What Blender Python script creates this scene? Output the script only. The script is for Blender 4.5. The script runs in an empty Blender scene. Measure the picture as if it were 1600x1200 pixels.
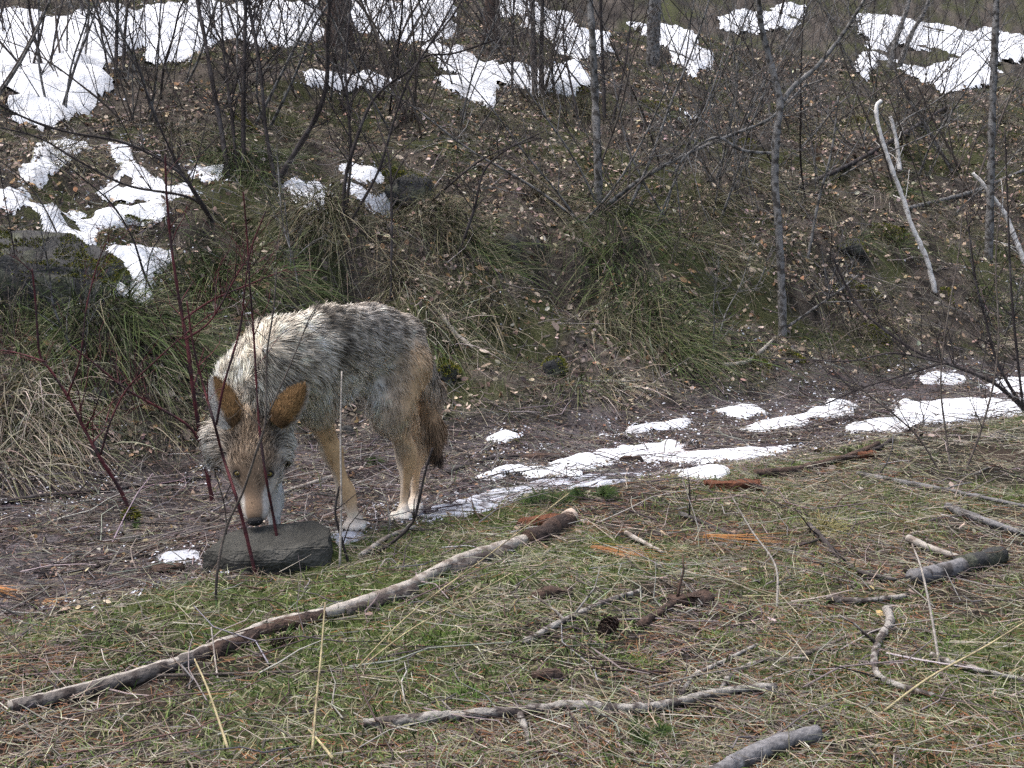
import bpy, bmesh, math
import numpy as np
from mathutils import Vector
R = math.radians
sc = bpy.context.scene
rng = np.random.default_rng(11)

# ------------------------------------------------------------------ camera, sky, sun, exposure
FPX, PITCH, CAMZ = 1931.0, R(8.5), 0.95          # focal length in photo pixels (1600 wide)
cd = bpy.data.cameras.new('camera'); cam = bpy.data.objects.new('camera', cd)
sc.collection.objects.link(cam); sc.camera = cam
cam.location = (0, 0, CAMZ); cam.rotation_euler = (R(90) - PITCH, 0, 0)
cd.sensor_width = 36; cd.lens = 36 * FPX / 1600; cd.clip_start = 0.05; cd.clip_end = 400

SUN_EL, SUN_ROT = R(70), R(-70)                   # high, hidden behind cloud, to the left
w = bpy.data.worlds.new('World'); sc.world = w; w.use_nodes = True
nt = w.node_tree; bg = nt.nodes['Background']
sky = nt.nodes.new('ShaderNodeTexSky'); sky.sky_type = 'NISHITA'; sky.sun_disc = False
sky.sun_elevation = SUN_EL; sky.sun_rotation = SUN_ROT; sky.air_density = 1.0; sky.dust_density = 6.0; sky.ozone_density = 1.0
hs = nt.nodes.new('ShaderNodeHueSaturation'); hs.inputs['Saturation'].default_value = 0.85   # cloud greys the sky
nt.links.new(sky.outputs[0], hs.inputs['Color']); nt.links.new(hs.outputs[0], bg.inputs['Color'])
bg.inputs['Strength'].default_value = 0.13
sl = bpy.data.lights.new('sun', 'SUN'); sl.energy = 1.15; sl.angle = R(25); sl.color = (1.0, 0.985, 0.965)
sun = bpy.data.objects.new('sun', sl); sc.collection.objects.link(sun)
sd = Vector((math.sin(SUN_ROT) * math.cos(SUN_EL), math.cos(SUN_ROT) * math.cos(SUN_EL), math.sin(SUN_EL)))
sun.rotation_euler = sd.to_track_quat('Z', 'Y').to_euler(); sun.location = (0, 0, 12)
vs = sc.view_settings; vs.view_transform = 'Standard'; vs.look = 'None'; vs.gamma = 1; vs.use_curve_mapping = False
vs.exposure = 0.9
sc.cycles.use_denoising = False
sc.cycles.max_bounces = 5; sc.cycles.diffuse_bounces = 3; sc.cycles.glossy_bounces = 2
sc.cycles.transparent_max_bounces = 4; sc.cycles.caustics_reflective = False; sc.cycles.caustics_refractive = False

# ------------------------------------------------------------------ numpy helpers
def hsh(ix, iy, iz, seed):
    n = (ix.astype(np.int64) * 374761393 + iy.astype(np.int64) * 668265263 + iz.astype(np.int64) * 2147483647 + seed * 974711) & 0xffffffff
    n = ((n ^ (n >> 13)) * 1274126177) & 0xffffffff
    return ((n ^ (n >> 16)) & 0xffff) / 65535.0
def noise2(x, y, seed=0):
    x = np.asarray(x, float); y = np.asarray(y, float)
    ix, iy = np.floor(x), np.floor(y); fx, fy = x - ix, y - iy
    fx = fx * fx * (3 - 2 * fx); fy = fy * fy * (3 - 2 * fy); z = np.zeros_like(ix)
    a = hsh(ix, iy, z, seed); b = hsh(ix + 1, iy, z, seed); c = hsh(ix, iy + 1, z, seed); d = hsh(ix + 1, iy + 1, z, seed)
    return (a * (1 - fx) + b * fx) * (1 - fy) + (c * (1 - fx) + d * fx) * fy
def noise3(p, seed=0):
    i = np.floor(p); f = p - i; f = f * f * (3 - 2 * f); o = 0
    for dx in (0, 1):
        for dy in (0, 1):
            for dz in (0, 1):
                o = o + hsh(i[:, 0] + dx, i[:, 1] + dy, i[:, 2] + dz, seed) * np.abs(1 - dx - f[:, 0]) * np.abs(1 - dy - f[:, 1]) * np.abs(1 - dz - f[:, 2])
    return o
def fbm(x, y, seed=0, oct=4):
    o = 0; a = 0.5; s = 1.0
    for k in range(oct):
        o = o + a * (noise2(np.asarray(x) * s, np.asarray(y) * s, seed + k) - 0.5); a *= 0.5; s *= 2.03
    return o
def sst(a, b, x):
    t = np.clip((x - a) / (b - a), 0, 1); return t * t * (3 - 2 * t)
def nrm(v): return v / np.maximum(np.linalg.norm(v, axis=-1, keepdims=True), 1e-9)
def mixc(a, b, t): return np.asarray(a) * (1 - t) + np.asarray(b) * t

# ------------------------------------------------------------------ the lie of the land (metres; camera stands at the origin looking along +y)
FX = [-9, -3, -1.69, -.8, -.27, .6, 1.7, 3.07, 6, 12]; FY = [2.1, 3.1, 3.9, 4.55, 4.88, 5.45, 6.2, 7.1, 8.8, 12.5]   # foot of the bank
VX = [-9, -1.9, -1.07, -.75, -.42, .1, .88, 2.1, 5, 12]; VY = [.8, 2.1, 2.58, 2.89, 3.28, 3.78, 4.24, 5.1, 7, 11]      # near edge of the trail
SX = [-10, 0, .3, 1.0, 2.0, 3.0, 5, 8, 14, 30, 70]; SZ = [0, 0, .13, .55, 1.0, 1.3, 1.85, 2.6, 3.95, 8.5, 24]
SXs = np.linspace(-10, 70, 1601); SZs = np.convolve(np.pad(np.interp(SXs, SX, SZ), 6, mode='edge'), np.ones(13) / 13, 'valid')
BUMPS = []                                          # (x, y, dz, radius)
def foot(x): return np.interp(x, FX, FY)
def verge(x): return np.interp(x, VX, VY)
def height(x, y):
    x = np.asarray(x, float); y = np.asarray(y, float)
    s = y - foot(x) + 0.25 * fbm(x * 1.3, y * 1.3, 5, 2)
    wv = sst(-.12, .32, y - verge(x)); b = sst(-.1, .8, s)
    z = 0.05 * (1 - wv) - 0.02 * wv + np.interp(s, SXs, SZs)
    z = z + (0.05 + 0.21 * b) * fbm(x * 2.1, y * 2.1, 20, 4) + (0.035 + .075 * b) * fbm(x * 7, y * 7, 31, 3)
    z = z + 0.25 * sst(3, 8, s) * fbm(x * .7, y * .7, 41, 2)
    for bx, by, dz, r in BUMPS:
        z = z + dz * np.exp(-((x - bx) ** 2 + (y - by) ** 2) / (r * r))
    return z
def P(u, v, d):
    """photo pixel at depth d (metres along y) -> world point"""
    up = (600 - v) / FPX; c, s = math.cos(PITCH), math.sin(PITCH)
    k = d / (c + up * s)
    return np.array([(u - 800) / FPX * k, d, CAMZ + (-s + up * c) * k])
def at_many(uv):
    """photo pixels -> points where their rays meet the ground"""
    uv = np.asarray(uv, float); up = (600 - uv[:, 1]) / FPX; c, s = math.cos(PITCH), math.sin(PITCH)
    dx = (uv[:, 0] - 800) / FPX; dy = c + up * s; dz = -s + up * c
    ts = np.geomspace(1.0, 60, 420)[:, None]
    below = CAMZ + dz * ts < height(dx * ts, dy * ts); k = np.argmax(below, 0); k = np.where(below.any(0), np.maximum(k, 1), len(ts) - 1)
    lo, hi = ts[k - 1, 0], ts[k, 0]
    for _ in range(12):
        m = (lo + hi) / 2; bl = CAMZ + dz * m < height(dx * m, dy * m)
        hi = np.where(bl, m, hi); lo = np.where(bl, lo, m)
    return np.stack([dx * hi, dy * hi, CAMZ + dz * hi], 1)
def at(u, v): return at_many([(u, v)])[0]

# ------------------------------------------------------------------ mesh helpers
COL = sc.collection
def mesh_obj(name, V, F, mat, parent=None, col=None, smooth=False, nor=None):
    """V (n,3); F (m,k) one array of quads or triangles, or a list of such arrays"""
    me = bpy.data.meshes.new(name)
    Fs = F if isinstance(F, list) else [F]
    Fs = [np.asarray(f, np.int32) for f in Fs if len(f)]
    V = np.asarray(V, np.float32)
    me.vertices.add(len(V)); me.vertices.foreach_set('co', V.ravel())
    idx = np.concatenate([f.ravel() for f in Fs]); tot = np.concatenate([np.full(len(f), f.shape[1], np.int32) for f in Fs])
    st = np.concatenate([[0], np.cumsum(tot)[:-1]]).astype(np.int32)
    me.loops.add(len(idx)); me.loops.foreach_set('vertex_index', idx)
    me.polygons.add(len(tot)); me.polygons.foreach_set('loop_start', st)
    if smooth: me.polygons.foreach_set('use_smooth', np.ones(len(tot), bool))
    me.update(calc_edges=True)
    if col is not None:
        a = me.attributes.new('Col', 'FLOAT_COLOR', 'POINT')
        c = np.ones((len(V), 4), np.float32); c[:, :3] = np.clip(col, 0, 1); a.data.foreach_set('color', c.ravel())
    if nor is not None: me.normals_split_custom_set_from_vertices(np.asarray(nor, np.float32))
    me.materials.append(mat)
    o = bpy.data.objects.new(name, me); COL.objects.link(o)
    if parent is not None: o.parent = parent
    return o
def tag(o, label=None, cat=None, group=None, kind=None):
    for k, v in (('label', label), ('category', cat), ('group', group), ('kind', kind)):
        if v: o[k] = v
    return o
def empty(name, loc=(0, 0, 0)):
    o = bpy.data.objects.new(name, None); COL.objects.link(o); o.location = loc; o.empty_display_size = .05
    return o
def resample(p, r, K):
    p = np.asarray(p, float); r = np.asarray(r, float)
    if len(p) > 2:                                  # Catmull-Rom so traced bends are not kinks
        q = np.vstack([2 * p[0] - p[1], p, 2 * p[-1] - p[-2]]); out = []; ro = []
        for i in range(len(p) - 1):
            for t in np.linspace(0, 1, 8, endpoint=False):
                a, b, c, d = q[i:i + 4]
                out.append(.5 * (2 * b + (c - a) * t + (2 * a - 5 * b + 4 * c - d) * t * t + (3 * b - a - 3 * c + d) * t ** 3)); ro.append(r[i] * (1 - t) + r[i + 1] * t)
        out.append(p[-1]); ro.append(r[-1]); p = np.array(out); r = np.array(ro)
    s = np.concatenate([[0], np.cumsum(np.linalg.norm(np.diff(p, axis=0), axis=1))])
    t = np.linspace(0, s[-1], K)
    return np.stack([np.interp(t, s, p[:, k]) for k in range(3)], 1), np.interp(t, s, r)
def tubes(paths, radii, sides=5, cap=True):
    """paths (N,K,3), radii (N,K) -> verts, quads, caps, index of path, index along it"""
    paths = np.asarray(paths, float); radii = np.asarray(radii, float); N, K = radii.shape
    T = np.gradient(paths, axis=1); T = nrm(T)
    ref = np.where(np.abs(T[:, :1, 2:]) < .8, np.array([0, 0, 1.0]), np.array([1.0, 0.1, 0])); ref = np.repeat(ref, K, 1)
    A = nrm(np.cross(T, ref)); B = np.cross(T, A)
    th = np.arange(sides) * 2 * np.pi / sides
    V = paths[:, :, None] + radii[:, :, None, None] * (A[:, :, None] * np.cos(th)[:, None] + B[:, :, None] * np.sin(th)[:, None])
    base = (np.arange(N)[:, None, None] * K + np.arange(K - 1)[None, :, None]) * sides
    s = np.arange(sides)[None, None]; s2 = (s + 1) % sides
    Q = np.stack([base + s, base + s2, base + sides + s2, base + sides + s], -1).reshape(-1, 4)
    F = [Q]
    if cap:
        e0 = (np.arange(N)[:, None] * K) * sides + np.arange(sides)[None, ::-1]
        e1 = (np.arange(N)[:, None] * K + K - 1) * sides + np.arange(sides)[None]
        F += [np.vstack([e0, e1])]
    pi = np.repeat(np.arange(N), K * sides); ki = np.tile(np.repeat(np.arange(K), sides), N)
    return V.reshape(-1, 3), F, pi, ki
def blades(name, base, dirv, L, wdt, droop, col0, col1, mat, K=3, parent=None, fall=(0, 0, -1), flat=0.3, seed=1):
    """tapered strips: grass, needles; droop bends them over"""
    rg = np.random.default_rng(seed); N = len(base)
    t = np.linspace(0, 1, K + 1)[None, :, None]; L = L[:, None, None]; droop = droop[:, None, None]
    path = base[:, None] + dirv[:, None] * L * t + np.asarray(fall).reshape(-1, 1, 3) * L * droop * t ** 2
    side = nrm(np.cross(dirv, rg.normal(size=(N, 3)) * flat + np.array([0, -.6, .8])))
    wv = (wdt[:, None] * (1 - t[0, :, 0][None] ** 1.5 * .96))[:, :, None] * .5
    Lf = path - side[:, None] * wv; Rt = path + side[:, None] * wv
    V = np.stack([Lf, Rt], 2).reshape(-1, 3)
    b = (np.arange(N)[:, None] * (K + 1) + np.arange(K)[None]) * 2
    Q = np.stack([b, b + 1, b + 3, b + 2], -1).reshape(-1, 4)
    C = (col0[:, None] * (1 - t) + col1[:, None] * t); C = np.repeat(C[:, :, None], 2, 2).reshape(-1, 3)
    return mesh_obj(name, V, Q, mat, parent, C)
def flakes(name, pos, nor, size, aspect, col, mat, parent=None, curl=.25, seed=1):
    """dead leaves: a pointed hexagon folded along its midrib"""
    rg = np.random.default_rng(seed); N = len(pos)
    a = nrm(np.cross(nor, rg.normal(size=(N, 3)))); b = np.cross(nor, a)
    out = np.array([(-1, 0, 0), (-.35, .8, 1), (.45, .75, 1), (1, 0, .3), (.45, -.75, 1), (-.35, -.8, 1)])
    cu = rg.normal(size=(N, 1, 1)) * curl
    V = pos[:, None] + size[:, None, None] * (a[:, None] * out[None, :, :1] + b[:, None] * out[None, :, 1:2] * aspect[:, None, None] + nor[:, None] * out[None, :, 2:] * cu)
    i = np.arange(N)[:, None] * 6
    Q = np.vstack([np.hstack([i, i + 1, i + 2, i + 3]), np.hstack([i, i + 3, i + 4, i + 5])])
    C = np.repeat(col[:, None], 6, 1) * (1 + .12 * rg.normal(size=(N, 6, 1)))
    return mesh_obj(name, V.reshape(-1, 3), Q, mat, parent, C.reshape(-1, 3))
def pick(cols, n, rg, jit=.18):
    cols = np.asarray(cols, float); c = cols[rg.integers(0, len(cols), n)]
    return np.clip(c * (1 + jit * rg.normal(size=(n, 1))) * (1 + .06 * rg.normal(size=(n, 3))), .004, .9)

# ------------------------------------------------------------------ materials
def material(name, color=None, rough=.85, spec=.15, scale=60, var=.35, bump=.0, bscale=120, second=None, sec_scale=8, sec_lo=.5, sec_hi=.62):
    """attribute colour (color None) or a plain one, broken up by noise; bump for relief"""
    m = bpy.data.materials.new(name); m.use_nodes = True; n = m.node_tree.nodes; l = m.node_tree.links; b = n['Principled BSDF']
    b.inputs['Roughness'].default_value = rough; b.inputs['Specular IOR Level'].default_value = spec
    if color is None:
        c = n.new('ShaderNodeAttribute'); c.attribute_name = 'Col'; src = c.outputs['Color']
    else:
        c = n.new('ShaderNodeRGB'); c.outputs[0].default_value = (*color, 1); src = c.outputs[0]
    tc = n.new('ShaderNodeTexCoord')
    def nz(s, det=5):
        t = n.new('ShaderNodeTexNoise'); t.inputs['Scale'].default_value = s; t.inputs['Detail'].default_value = det
        l.new(tc.outputs['Object'], t.inputs['Vector']); return t.outputs['Fac']
    if second is not None:
        mr = n.new('ShaderNodeMapRange'); mr.inputs['From Min'].default_value = sec_lo; mr.inputs['From Max'].default_value = sec_hi
        l.new(nz(sec_scale), mr.inputs['Value'])
        mx = n.new('ShaderNodeMix'); mx.data_type = 'RGBA'; l.new(mr.outputs[0], mx.inputs[0]); l.new(src, mx.inputs[6]); mx.inputs[7].default_value = (*second, 1); src = mx.outputs[2]
    if var > 0:
        mr = n.new('ShaderNodeMapRange'); mr.inputs['From Min'].default_value = .25; mr.inputs['From Max'].default_value = .75
        mr.inputs['To Min'].default_value = 1 - var; mr.inputs['To Max'].default_value = 1 + var
        l.new(nz(scale), mr.inputs['Value'])
        vm = n.new('ShaderNodeVectorMath'); vm.operation = 'SCALE'; l.new(src, vm.inputs[0]); l.new(mr.outputs[0], vm.inputs['Scale']); src = vm.outputs[0]
    l.new(src, b.inputs['Base Color'])
    if bump > 0:
        bp = n.new('ShaderNodeBump'); bp.inputs['Strength'].default_value = bump; bp.inputs['Distance'].default_value = .01
        l.new(nz(bscale, 8), bp.inputs['Height']); l.new(bp.outputs[0], b.inputs['Normal'])
    return m
M = dict(
    ground=material('soil_and_litter', None, .95, .05, 90, .5, .9, 140),
    snow=material('snow', (.84, .87, .92), .6, .2, 30, .05, .5, 70, (.62, .62, .63), 7, .56, .7),
    plant=material('plant_blades', None, .75, .15, 60, .0),
    leaf=material('dead_leaves', None, .8, .12, 200, .25),
    fur=material('fur', None, .72, .12, 300, .0),
    hide=material('hide', None, .85, .1, 200, .2),
    rock=material('grey_brown_rock', (.06, .059, .052), .8, .25, 25, .3, .8, 120, (.1, .097, .086), 9, .48, .62),
    darkrock=material('dark_stone', (.05, .05, .05), .8, .25, 30, .35, .9, 90, (.09, .095, .07), 12, .5, .6),
    moss=material('moss', None, .95, .05, 80, .3),
    twig_dark=material('dark_twig_bark', (.055, .046, .045), .8, .2, 80, .35, .5, 300, (.11, .1, .1), 14, .52, .66),
    twig_red=material('red_twig_bark', (.105, .028, .032), .7, .2, 60, .35, .4, 300, (.05, .03, .033), 16, .45, .6),
    twig_grey=material('grey_lichen_bark', (.25, .245, .24), .85, .15, 60, .3, .8, 200, (.07, .065, .06), 30, .48, .58),
    twig_brown=material('brown_twig_bark', (.12, .1, .088), .8, .2, 70, .35, .5, 300, (.17, .15, .13), 18, .5, .62),
    bark=material('brown_flaky_bark', (.1, .068, .055), .9, .1, 40, .4, 1.0, 110, (.055, .042, .038), 22, .46, .56),
    barewood=material('bleached_wood', (.4, .365, .325), .75, .2, 50, .25, .4, 160, (.2, .165, .14), 26, .52, .64),
    greywood=material('weathered_grey_wood', (.19, .185, .19), .75, .2, 90, .4, .55, 90, (.07, .064, .062), 20, .5, .62),
    birch=material('scaly_pale_bark', (.33, .31, .285), .85, .15, 60, .25, .7, 130, (.09, .075, .07), 38, .47, .57),
    rotwood=material('rotten_orange_wood', (.16, .07, .042), .9, .1, 60, .4, .9, 100, (.1, .045, .03), 30, .5, .6),
    greybark=material('grey_brown_bark', (.15, .135, .125), .9, .1, 40, .4, .8, 110, (.06, .05, .047), 26, .46, .56),
    ice=material('thin_grey_ice', (.55, .58, .65), .45, .3, 30, .12, .5, 80, (.2, .19, .2), 16, .5, .62),
    whitewood=material('white_barkless_wood', (.74, .72, .69), .7, .2, 50, .15, .3, 160, (.36, .33, .3), 30, .56, .68),
    cutwood=material('cut_wood_end', (.55, .44, .36), .8, .15, 90, .2, .3, 200),
    eye=material('amber_eye', (.32, .24, .06), .08, .6, 60, .0),
    pupil=material('black_pupil', (.006, .006, .006), .05, .6, 60, .0),
    nose=material('black_nose_leather', (.012, .011, .012), .4, .4, 200, .3, .6, 500),
)

# ------------------------------------------------------------------ coyote's and rock's footing shape the ground a little
PAWS = dict(front_near=P(556, 828, 3.33), front_far=P(430, 856, 3.17), hind_near=P(628, 814, 3.52), hind_far=P(646, 800, 3.68))
ROCK = P(411, 894, 2.95)
for q, r in [(PAWS['front_near'], .16), (PAWS['hind_near'], .13), (PAWS['hind_far'], .13), (PAWS['front_far'], .14), (ROCK, .22)]:
    BUMPS.append((q[0], q[1], float(q[2] - .004 - height(q[0], q[1])), r))
for (u, v, dz, r) in [(625, 305, -.34, .13), (890, 440, -.36, .13), (515, 430, -.34, .12), (850, 445, -.25, .1), (370, 330, -.2, .1), (1130, 470, -.2, .12), (560, 445, -.2, .1), (1190, 250, -.2, .12), (1000, 300, -.18, .1), (1460, 250, -.2, .14), (790, 385, -.08, .12), (1190, 245, -.1, .15), (1440, 235, -.12, .2),
                      (500, 345, .12, .16), (700, 350, .1, .15), (960, 380, .1, .16), (180, 500, .1, .2), (600, 270, .1, .14), (900, 395, .1, .12), (1240, 200, .1, .2)]:
    q = at(u, v); BUMPS.append((q[0], q[1], dz, r))

# ------------------------------------------------------------------ ground
def zones(x, y):
    s = y - foot(x); wv = sst(-.15, .15, y - verge(x) + .35 * fbm(x * 2.5, y * 2.5, 8, 3)); b = sst(-.05, .3, s + .3 * fbm(x * 2, y * 2, 9, 3))
    return (1 - wv), wv * (1 - b), b, s             # foreground verge, trail, bank
def ground_color(x, y):
    A, T, B, s = zones(x, y); n1 = fbm(x * 3, y * 3, 51, 4) + .5; n2 = fbm(x * 11, y * 11, 61, 3) + .5; n3 = fbm(x * 1.4, y * 1.4, 71, 3) + .5
    ca = mixc((.026, .023, .019), (.06, .075, .026), sst(.38, .58, n1)[:, None]); ca = mixc(ca, (.07, .052, .042), (sst(.52, .66, n3) * .7)[:, None])
    ct = mixc((.034, .03, .031), (.1, .09, .094), sst(.38, .66, n2)[:, None])
    cb = mixc((.028, .025, .023), (.105, .09, .078), sst(.35, .65, n2)[:, None]); cb = mixc(cb, (.055, .062, .026), (sst(.46, .62, n1) * .85)[:, None])
    return ca * A[:, None] + ct * T[:, None] + cb * B[:, None]
th = np.concatenate([np.linspace(-180, -42, 16)[:-1], np.linspace(-42, -29, 16)[:-1], np.linspace(-29, 29, 270), np.linspace(29, 42, 16)[1:], np.linspace(42, 180, 16)[1:]]) * np.pi / 180
rr = np.concatenate([[.02, .3, .6, .9], np.geomspace(1.1, 16, 310), np.geomspace(16, 120, 30)[1:]])
TH, RR = np.meshgrid(th, rr); gx = (RR * np.sin(TH)).ravel(); gy = (RR * np.cos(TH)).ravel()
gz = height(gx, gy); nr, nc = TH.shape
i = (np.arange(nr - 1)[:, None] * nc + np.arange(nc - 1)[None]).ravel()
ground = mesh_obj('ground', np.stack([gx, gy, gz], 1), np.stack([i, i + 1, i + nc + 1, i + nc], 1)[:, ::-1], M['ground'], None, ground_color(gx, gy), True)
tag(ground, 'leaf littered trail, grassy verge and bank rising behind it', None, None, 'structure')
def gnormal(x, y, e=.02):
    return nrm(np.stack([-(height(x + e, y) - height(x - e, y)) / (2 * e), -(height(x, y + e) - height(x, y - e)) / (2 * e), np.ones_like(x)], 1))

# ------------------------------------------------------------------ snow: each patch melts out to its own ragged outline, with thickness
SNOW = [
 [(-60, 25), (60, 20), (75, 30), (140, 26), (240, 12), (300, 4), (495, 4), (498, 58), (400, 75), (380, 62), (335, 70), (280, 95), (240, 100), (232, 78), (185, 75), (150, 108), (165, 130), (150, 145), (135, 170), (105, 188), (70, 203), (25, 190), (35, 170), (15, 140), (-60, 118)],
 [(32, 275), (60, 250), (85, 222), (130, 222), (140, 232), (110, 250), (75, 270), (60, 287), (40, 290)],
 [(172, 225), (200, 228), (206, 255), (225, 265), (240, 285), (270, 298), (292, 288), (300, 300), (260, 312), (200, 311), (150, 304), (165, 295), (185, 280), (192, 260), (175, 245)],
 [(-60, 300), (35, 302), (45, 320), (85, 325), (100, 340), (110, 333), (130, 338), (145, 345), (150, 330), (190, 320), (250, 315), (250, 342), (210, 346), (165, 347), (150, 366), (135, 383), (85, 370), (55, 355), (30, 331), (-60, 326)],
 [(172, 396), (240, 392), (266, 397), (262, 408), (232, 418), (240, 440), (215, 469), (165, 456), (185, 430), (170, 407)],
 [(110, 453), (150, 456), (152, 463), (115, 463)],
 [(306, 276), (320, 262), (352, 259), (345, 273), (320, 281)],
 [(446, 289), (500, 288), (522, 305), (500, 323), (480, 320), (460, 302)],
 [(545, 262), (585, 265), (600, 281), (560, 281)], [(546, 296), (570, 300), (605, 325), (560, 320)],
 [(470, 125), (540, 121), (612, 128), (600, 137), (480, 135)],
 [(540, 2), (700, 2), (705, 30), (697, 62), (640, 66), (600, 62), (562, 46), (536, 50)],
 [(785, 2), (830, 2), (838, 18), (800, 26), (782, 26)],
 [(655, 79), (700, 79), (740, 92), (800, 105), (860, 111), (900, 99), (912, 115), (922, 131), (880, 152), (840, 151), (800, 136), (772, 131), (762, 167), (730, 152), (700, 141), (688, 125), (720, 119), (690, 101)],
 [(845, 12), (890, 33), (900, 50), (948, 54), (952, 80), (910, 92), (870, 77), (862, 54), (820, 38)],
 [(988, 39), (1060, 44), (1100, 83), (1114, 111), (1080, 117), (1050, 82), (1010, 57)],
 [(1128, 47), (1140, 24), (1190, 21), (1252, 11), (1242, 36), (1210, 42), (1150, 50)],
 [(1338, 27), (1400, 27), (1480, 44), (1640, 63), (1660, 92), (1562, 94), (1550, 132), (1480, 147), (1430, 121), (1390, 106), (1470, 110), (1500, 86), (1420, 71), (1380, 66), (1372, 100), (1345, 121), (1340, 105), (1370, 86), (1358, 60)],
 [(1052, 180), (1070, 177), (1083, 184), (1062, 190)],
 [(648, 808), (665, 794), (720, 783), (800, 763), (860, 749), (930, 741), (1002, 739), (1002, 751), (940, 759), (880, 766), (820, 777), (770, 797), (700, 810), (670, 817)],
 [(750, 739), (780, 732), (850, 732), (902, 739), (906, 746), (830, 744), (758, 747)],
 [(858, 726), (920, 711), (985, 699), (1045, 690), (1066, 704), (1130, 704), (1200, 699), (1242, 696), (1207, 713), (1150, 721), (1080, 726), (1040, 719), (960, 723), (900, 736), (863, 733)],
 [(1055, 738), (1110, 731), (1142, 739), (1122, 747), (1070, 747)],
 [(952, 681), (1010, 664), (1072, 656), (1060, 669), (1000, 677)],
 [(1160, 671), (1200, 659), (1270, 644), (1310, 623), (1333, 634), (1322, 649), (1260, 661), (1190, 675)],
 [(1408, 646), (1424, 621), (1480, 627), (1540, 630), (1640, 612), (1640, 646), (1540, 650), (1480, 661), (1400, 677), (1326, 680), (1328, 666), (1400, 658)],
 [(1442, 592), (1470, 584), (1500, 590), (1482, 599), (1450, 599)],
 [(1546, 602), (1640, 582), (1640, 614), (1556, 614)],
 [(1128, 642), (1175, 636), (1190, 645), (1150, 652)],
 [(773, 687), (795, 671), (803, 682), (780, 691)],
 [(252, 868), (300, 858), (314, 875), (262, 882)],
 [(505, 838), (540, 832), (570, 842), (530, 852)],
]
SNOW_LABEL = ['large white snowfield across the shelf above the leafy bank', 'curved snow strip above the mossy hummock on the bank', 'branching snow patch between two grassy hummocks on the bank', 'long wavy snow band above the mossy boulder',
 'lowest snow patch on the bank, hourglass shaped, beside the mossy boulder', 'thin sliver of snow under the mossy boulder', 'small snow patch at the foot of the dark multi-stemmed shrub', 'snow patch behind the drooping tussock at the forked stem',
 'greyish snow patch above the dark hollow in the bank', 'bluish thin snow beside the dark hollow', 'thin line of snow across the brown litter below the shelf', 'snowfield around the broad trunk on the shelf', 'snow beside the mossy trunk base',
 'tongue of snow at the foot of the twin dark stems', 'snow patch behind the lichened sapling', 'tilted snow wedge beside the lichened sapling', 'narrow snow patch high on the shelf among grey stems', 'forked snow patch behind the white dead branches',
 'tiny snow fleck on the leafy bank', 'pale grey ice strip along the trail behind the coyote', 'thin snow ridge on the trail beside the tail', 'long broken snow strip on the trail with pine cone', 'small snow patch beside the orange rotten wood',
 'snow strip at the foot of the grassy bank', 'lumpy snow strip ending in a raised mound on the trail', 'widest snow patch on the trail under the arching dark branches', 'small oval snow patch at the foot of the bank', 'snow patch under the arching branch beside the trail',
 'small flat snow patch on the trail edge', 'little snow lump in the dead twigs behind the trail', 'thin icy patch beside the grey rock', 'icy patch under the front paw']
def seg_sd(px, py, poly):
    d = np.full(px.shape, 1e9); ins = np.zeros(px.shape, bool); n = len(poly)
    for k in range(n):
        ax, ay = poly[k]; bx, by = poly[(k + 1) % n]; ex, ey = bx - ax, by - ay; wx, wy = px - ax, py - ay
        t = np.clip((wx * ex + wy * ey) / (ex * ex + ey * ey + 1e-12), 0, 1)
        d = np.minimum(d, (wx - ex * t) ** 2 + (wy - ey * t) ** 2)
        c = ((ay > py) != (by > py)) & (px < (bx - ax) * (py - ay) / (by - ay + 1e-12) + ax); ins ^= c
    return np.where(ins, 1, -1) * np.sqrt(d)
snow_test = []
for k, uv in enumerate(SNOW):
    g = at_many(uv); poly = g[:, :2]; dm = float(np.median(poly[:, 1])); st = np.clip(dm * .002, .007, .035)
    x0, y0 = poly.min(0) - .08; x1, y1 = poly.max(0) + .08
    nx, ny = int((x1 - x0) / st) + 2, int((y1 - y0) / (st * (1.6 if y1 - y0 > 1.5 else 1))) + 2
    if nx * ny > 60000: f = math.sqrt(nx * ny / 60000); nx = int(nx / f); ny = int(ny / f)
    X, Y = np.meshgrid(np.linspace(x0, x1, nx), np.linspace(y0, y1, ny))
    sdist = seg_sd(X, Y, poly) + dm * .004 + .016 * dm * fbm(X * 46 / dm, Y * 34 / dm, 90 + k, 4) - .09 * sst(.1, .26, fbm(X * 5, Y * 4, 190, 3)) * (1 if dm < 7 else .6)
    th_ = (.016 if dm < 7 else .05) * (.4 if k in (19, 30, 31) else 1)
    lift = th_ * np.sqrt(np.clip(sdist, 0, .05 * dm / 4) / (.05 * dm / 4)) + .03 * fbm(X * 5, Y * 5, 200, 3) * sst(0, .04, sdist) - .012 * sst(0.004, -.006, sdist)
    Z = height(X, Y) + lift
    # snow fills small hollows, so its top is smoother than the litter
    ok = sdist > -.004; q = ok[:-1, :-1] & ok[1:, :-1] & ok[:-1, 1:] & ok[1:, 1:]
    i = (np.arange(ny - 1)[:, None] * nx + np.arange(nx - 1)[None])[q]
    if len(i) == 0: continue
    F = np.stack([i, i + 1, i + nx + 1, i + nx], 1); us, inv = np.unique(F, return_inverse=True)
    V = np.stack([X.ravel(), Y.ravel(), Z.ravel()], 1)[us]
    o = mesh_obj('snow_patch', V, inv.reshape(F.shape), M['ice' if k in (19, 30, 31) else 'snow'], None, None, True)
    tag(o, SNOW_LABEL[k], None, 'melting snow patches', 'structure'); snow_test.append((poly, (x0, y0, x1, y1)))
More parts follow.
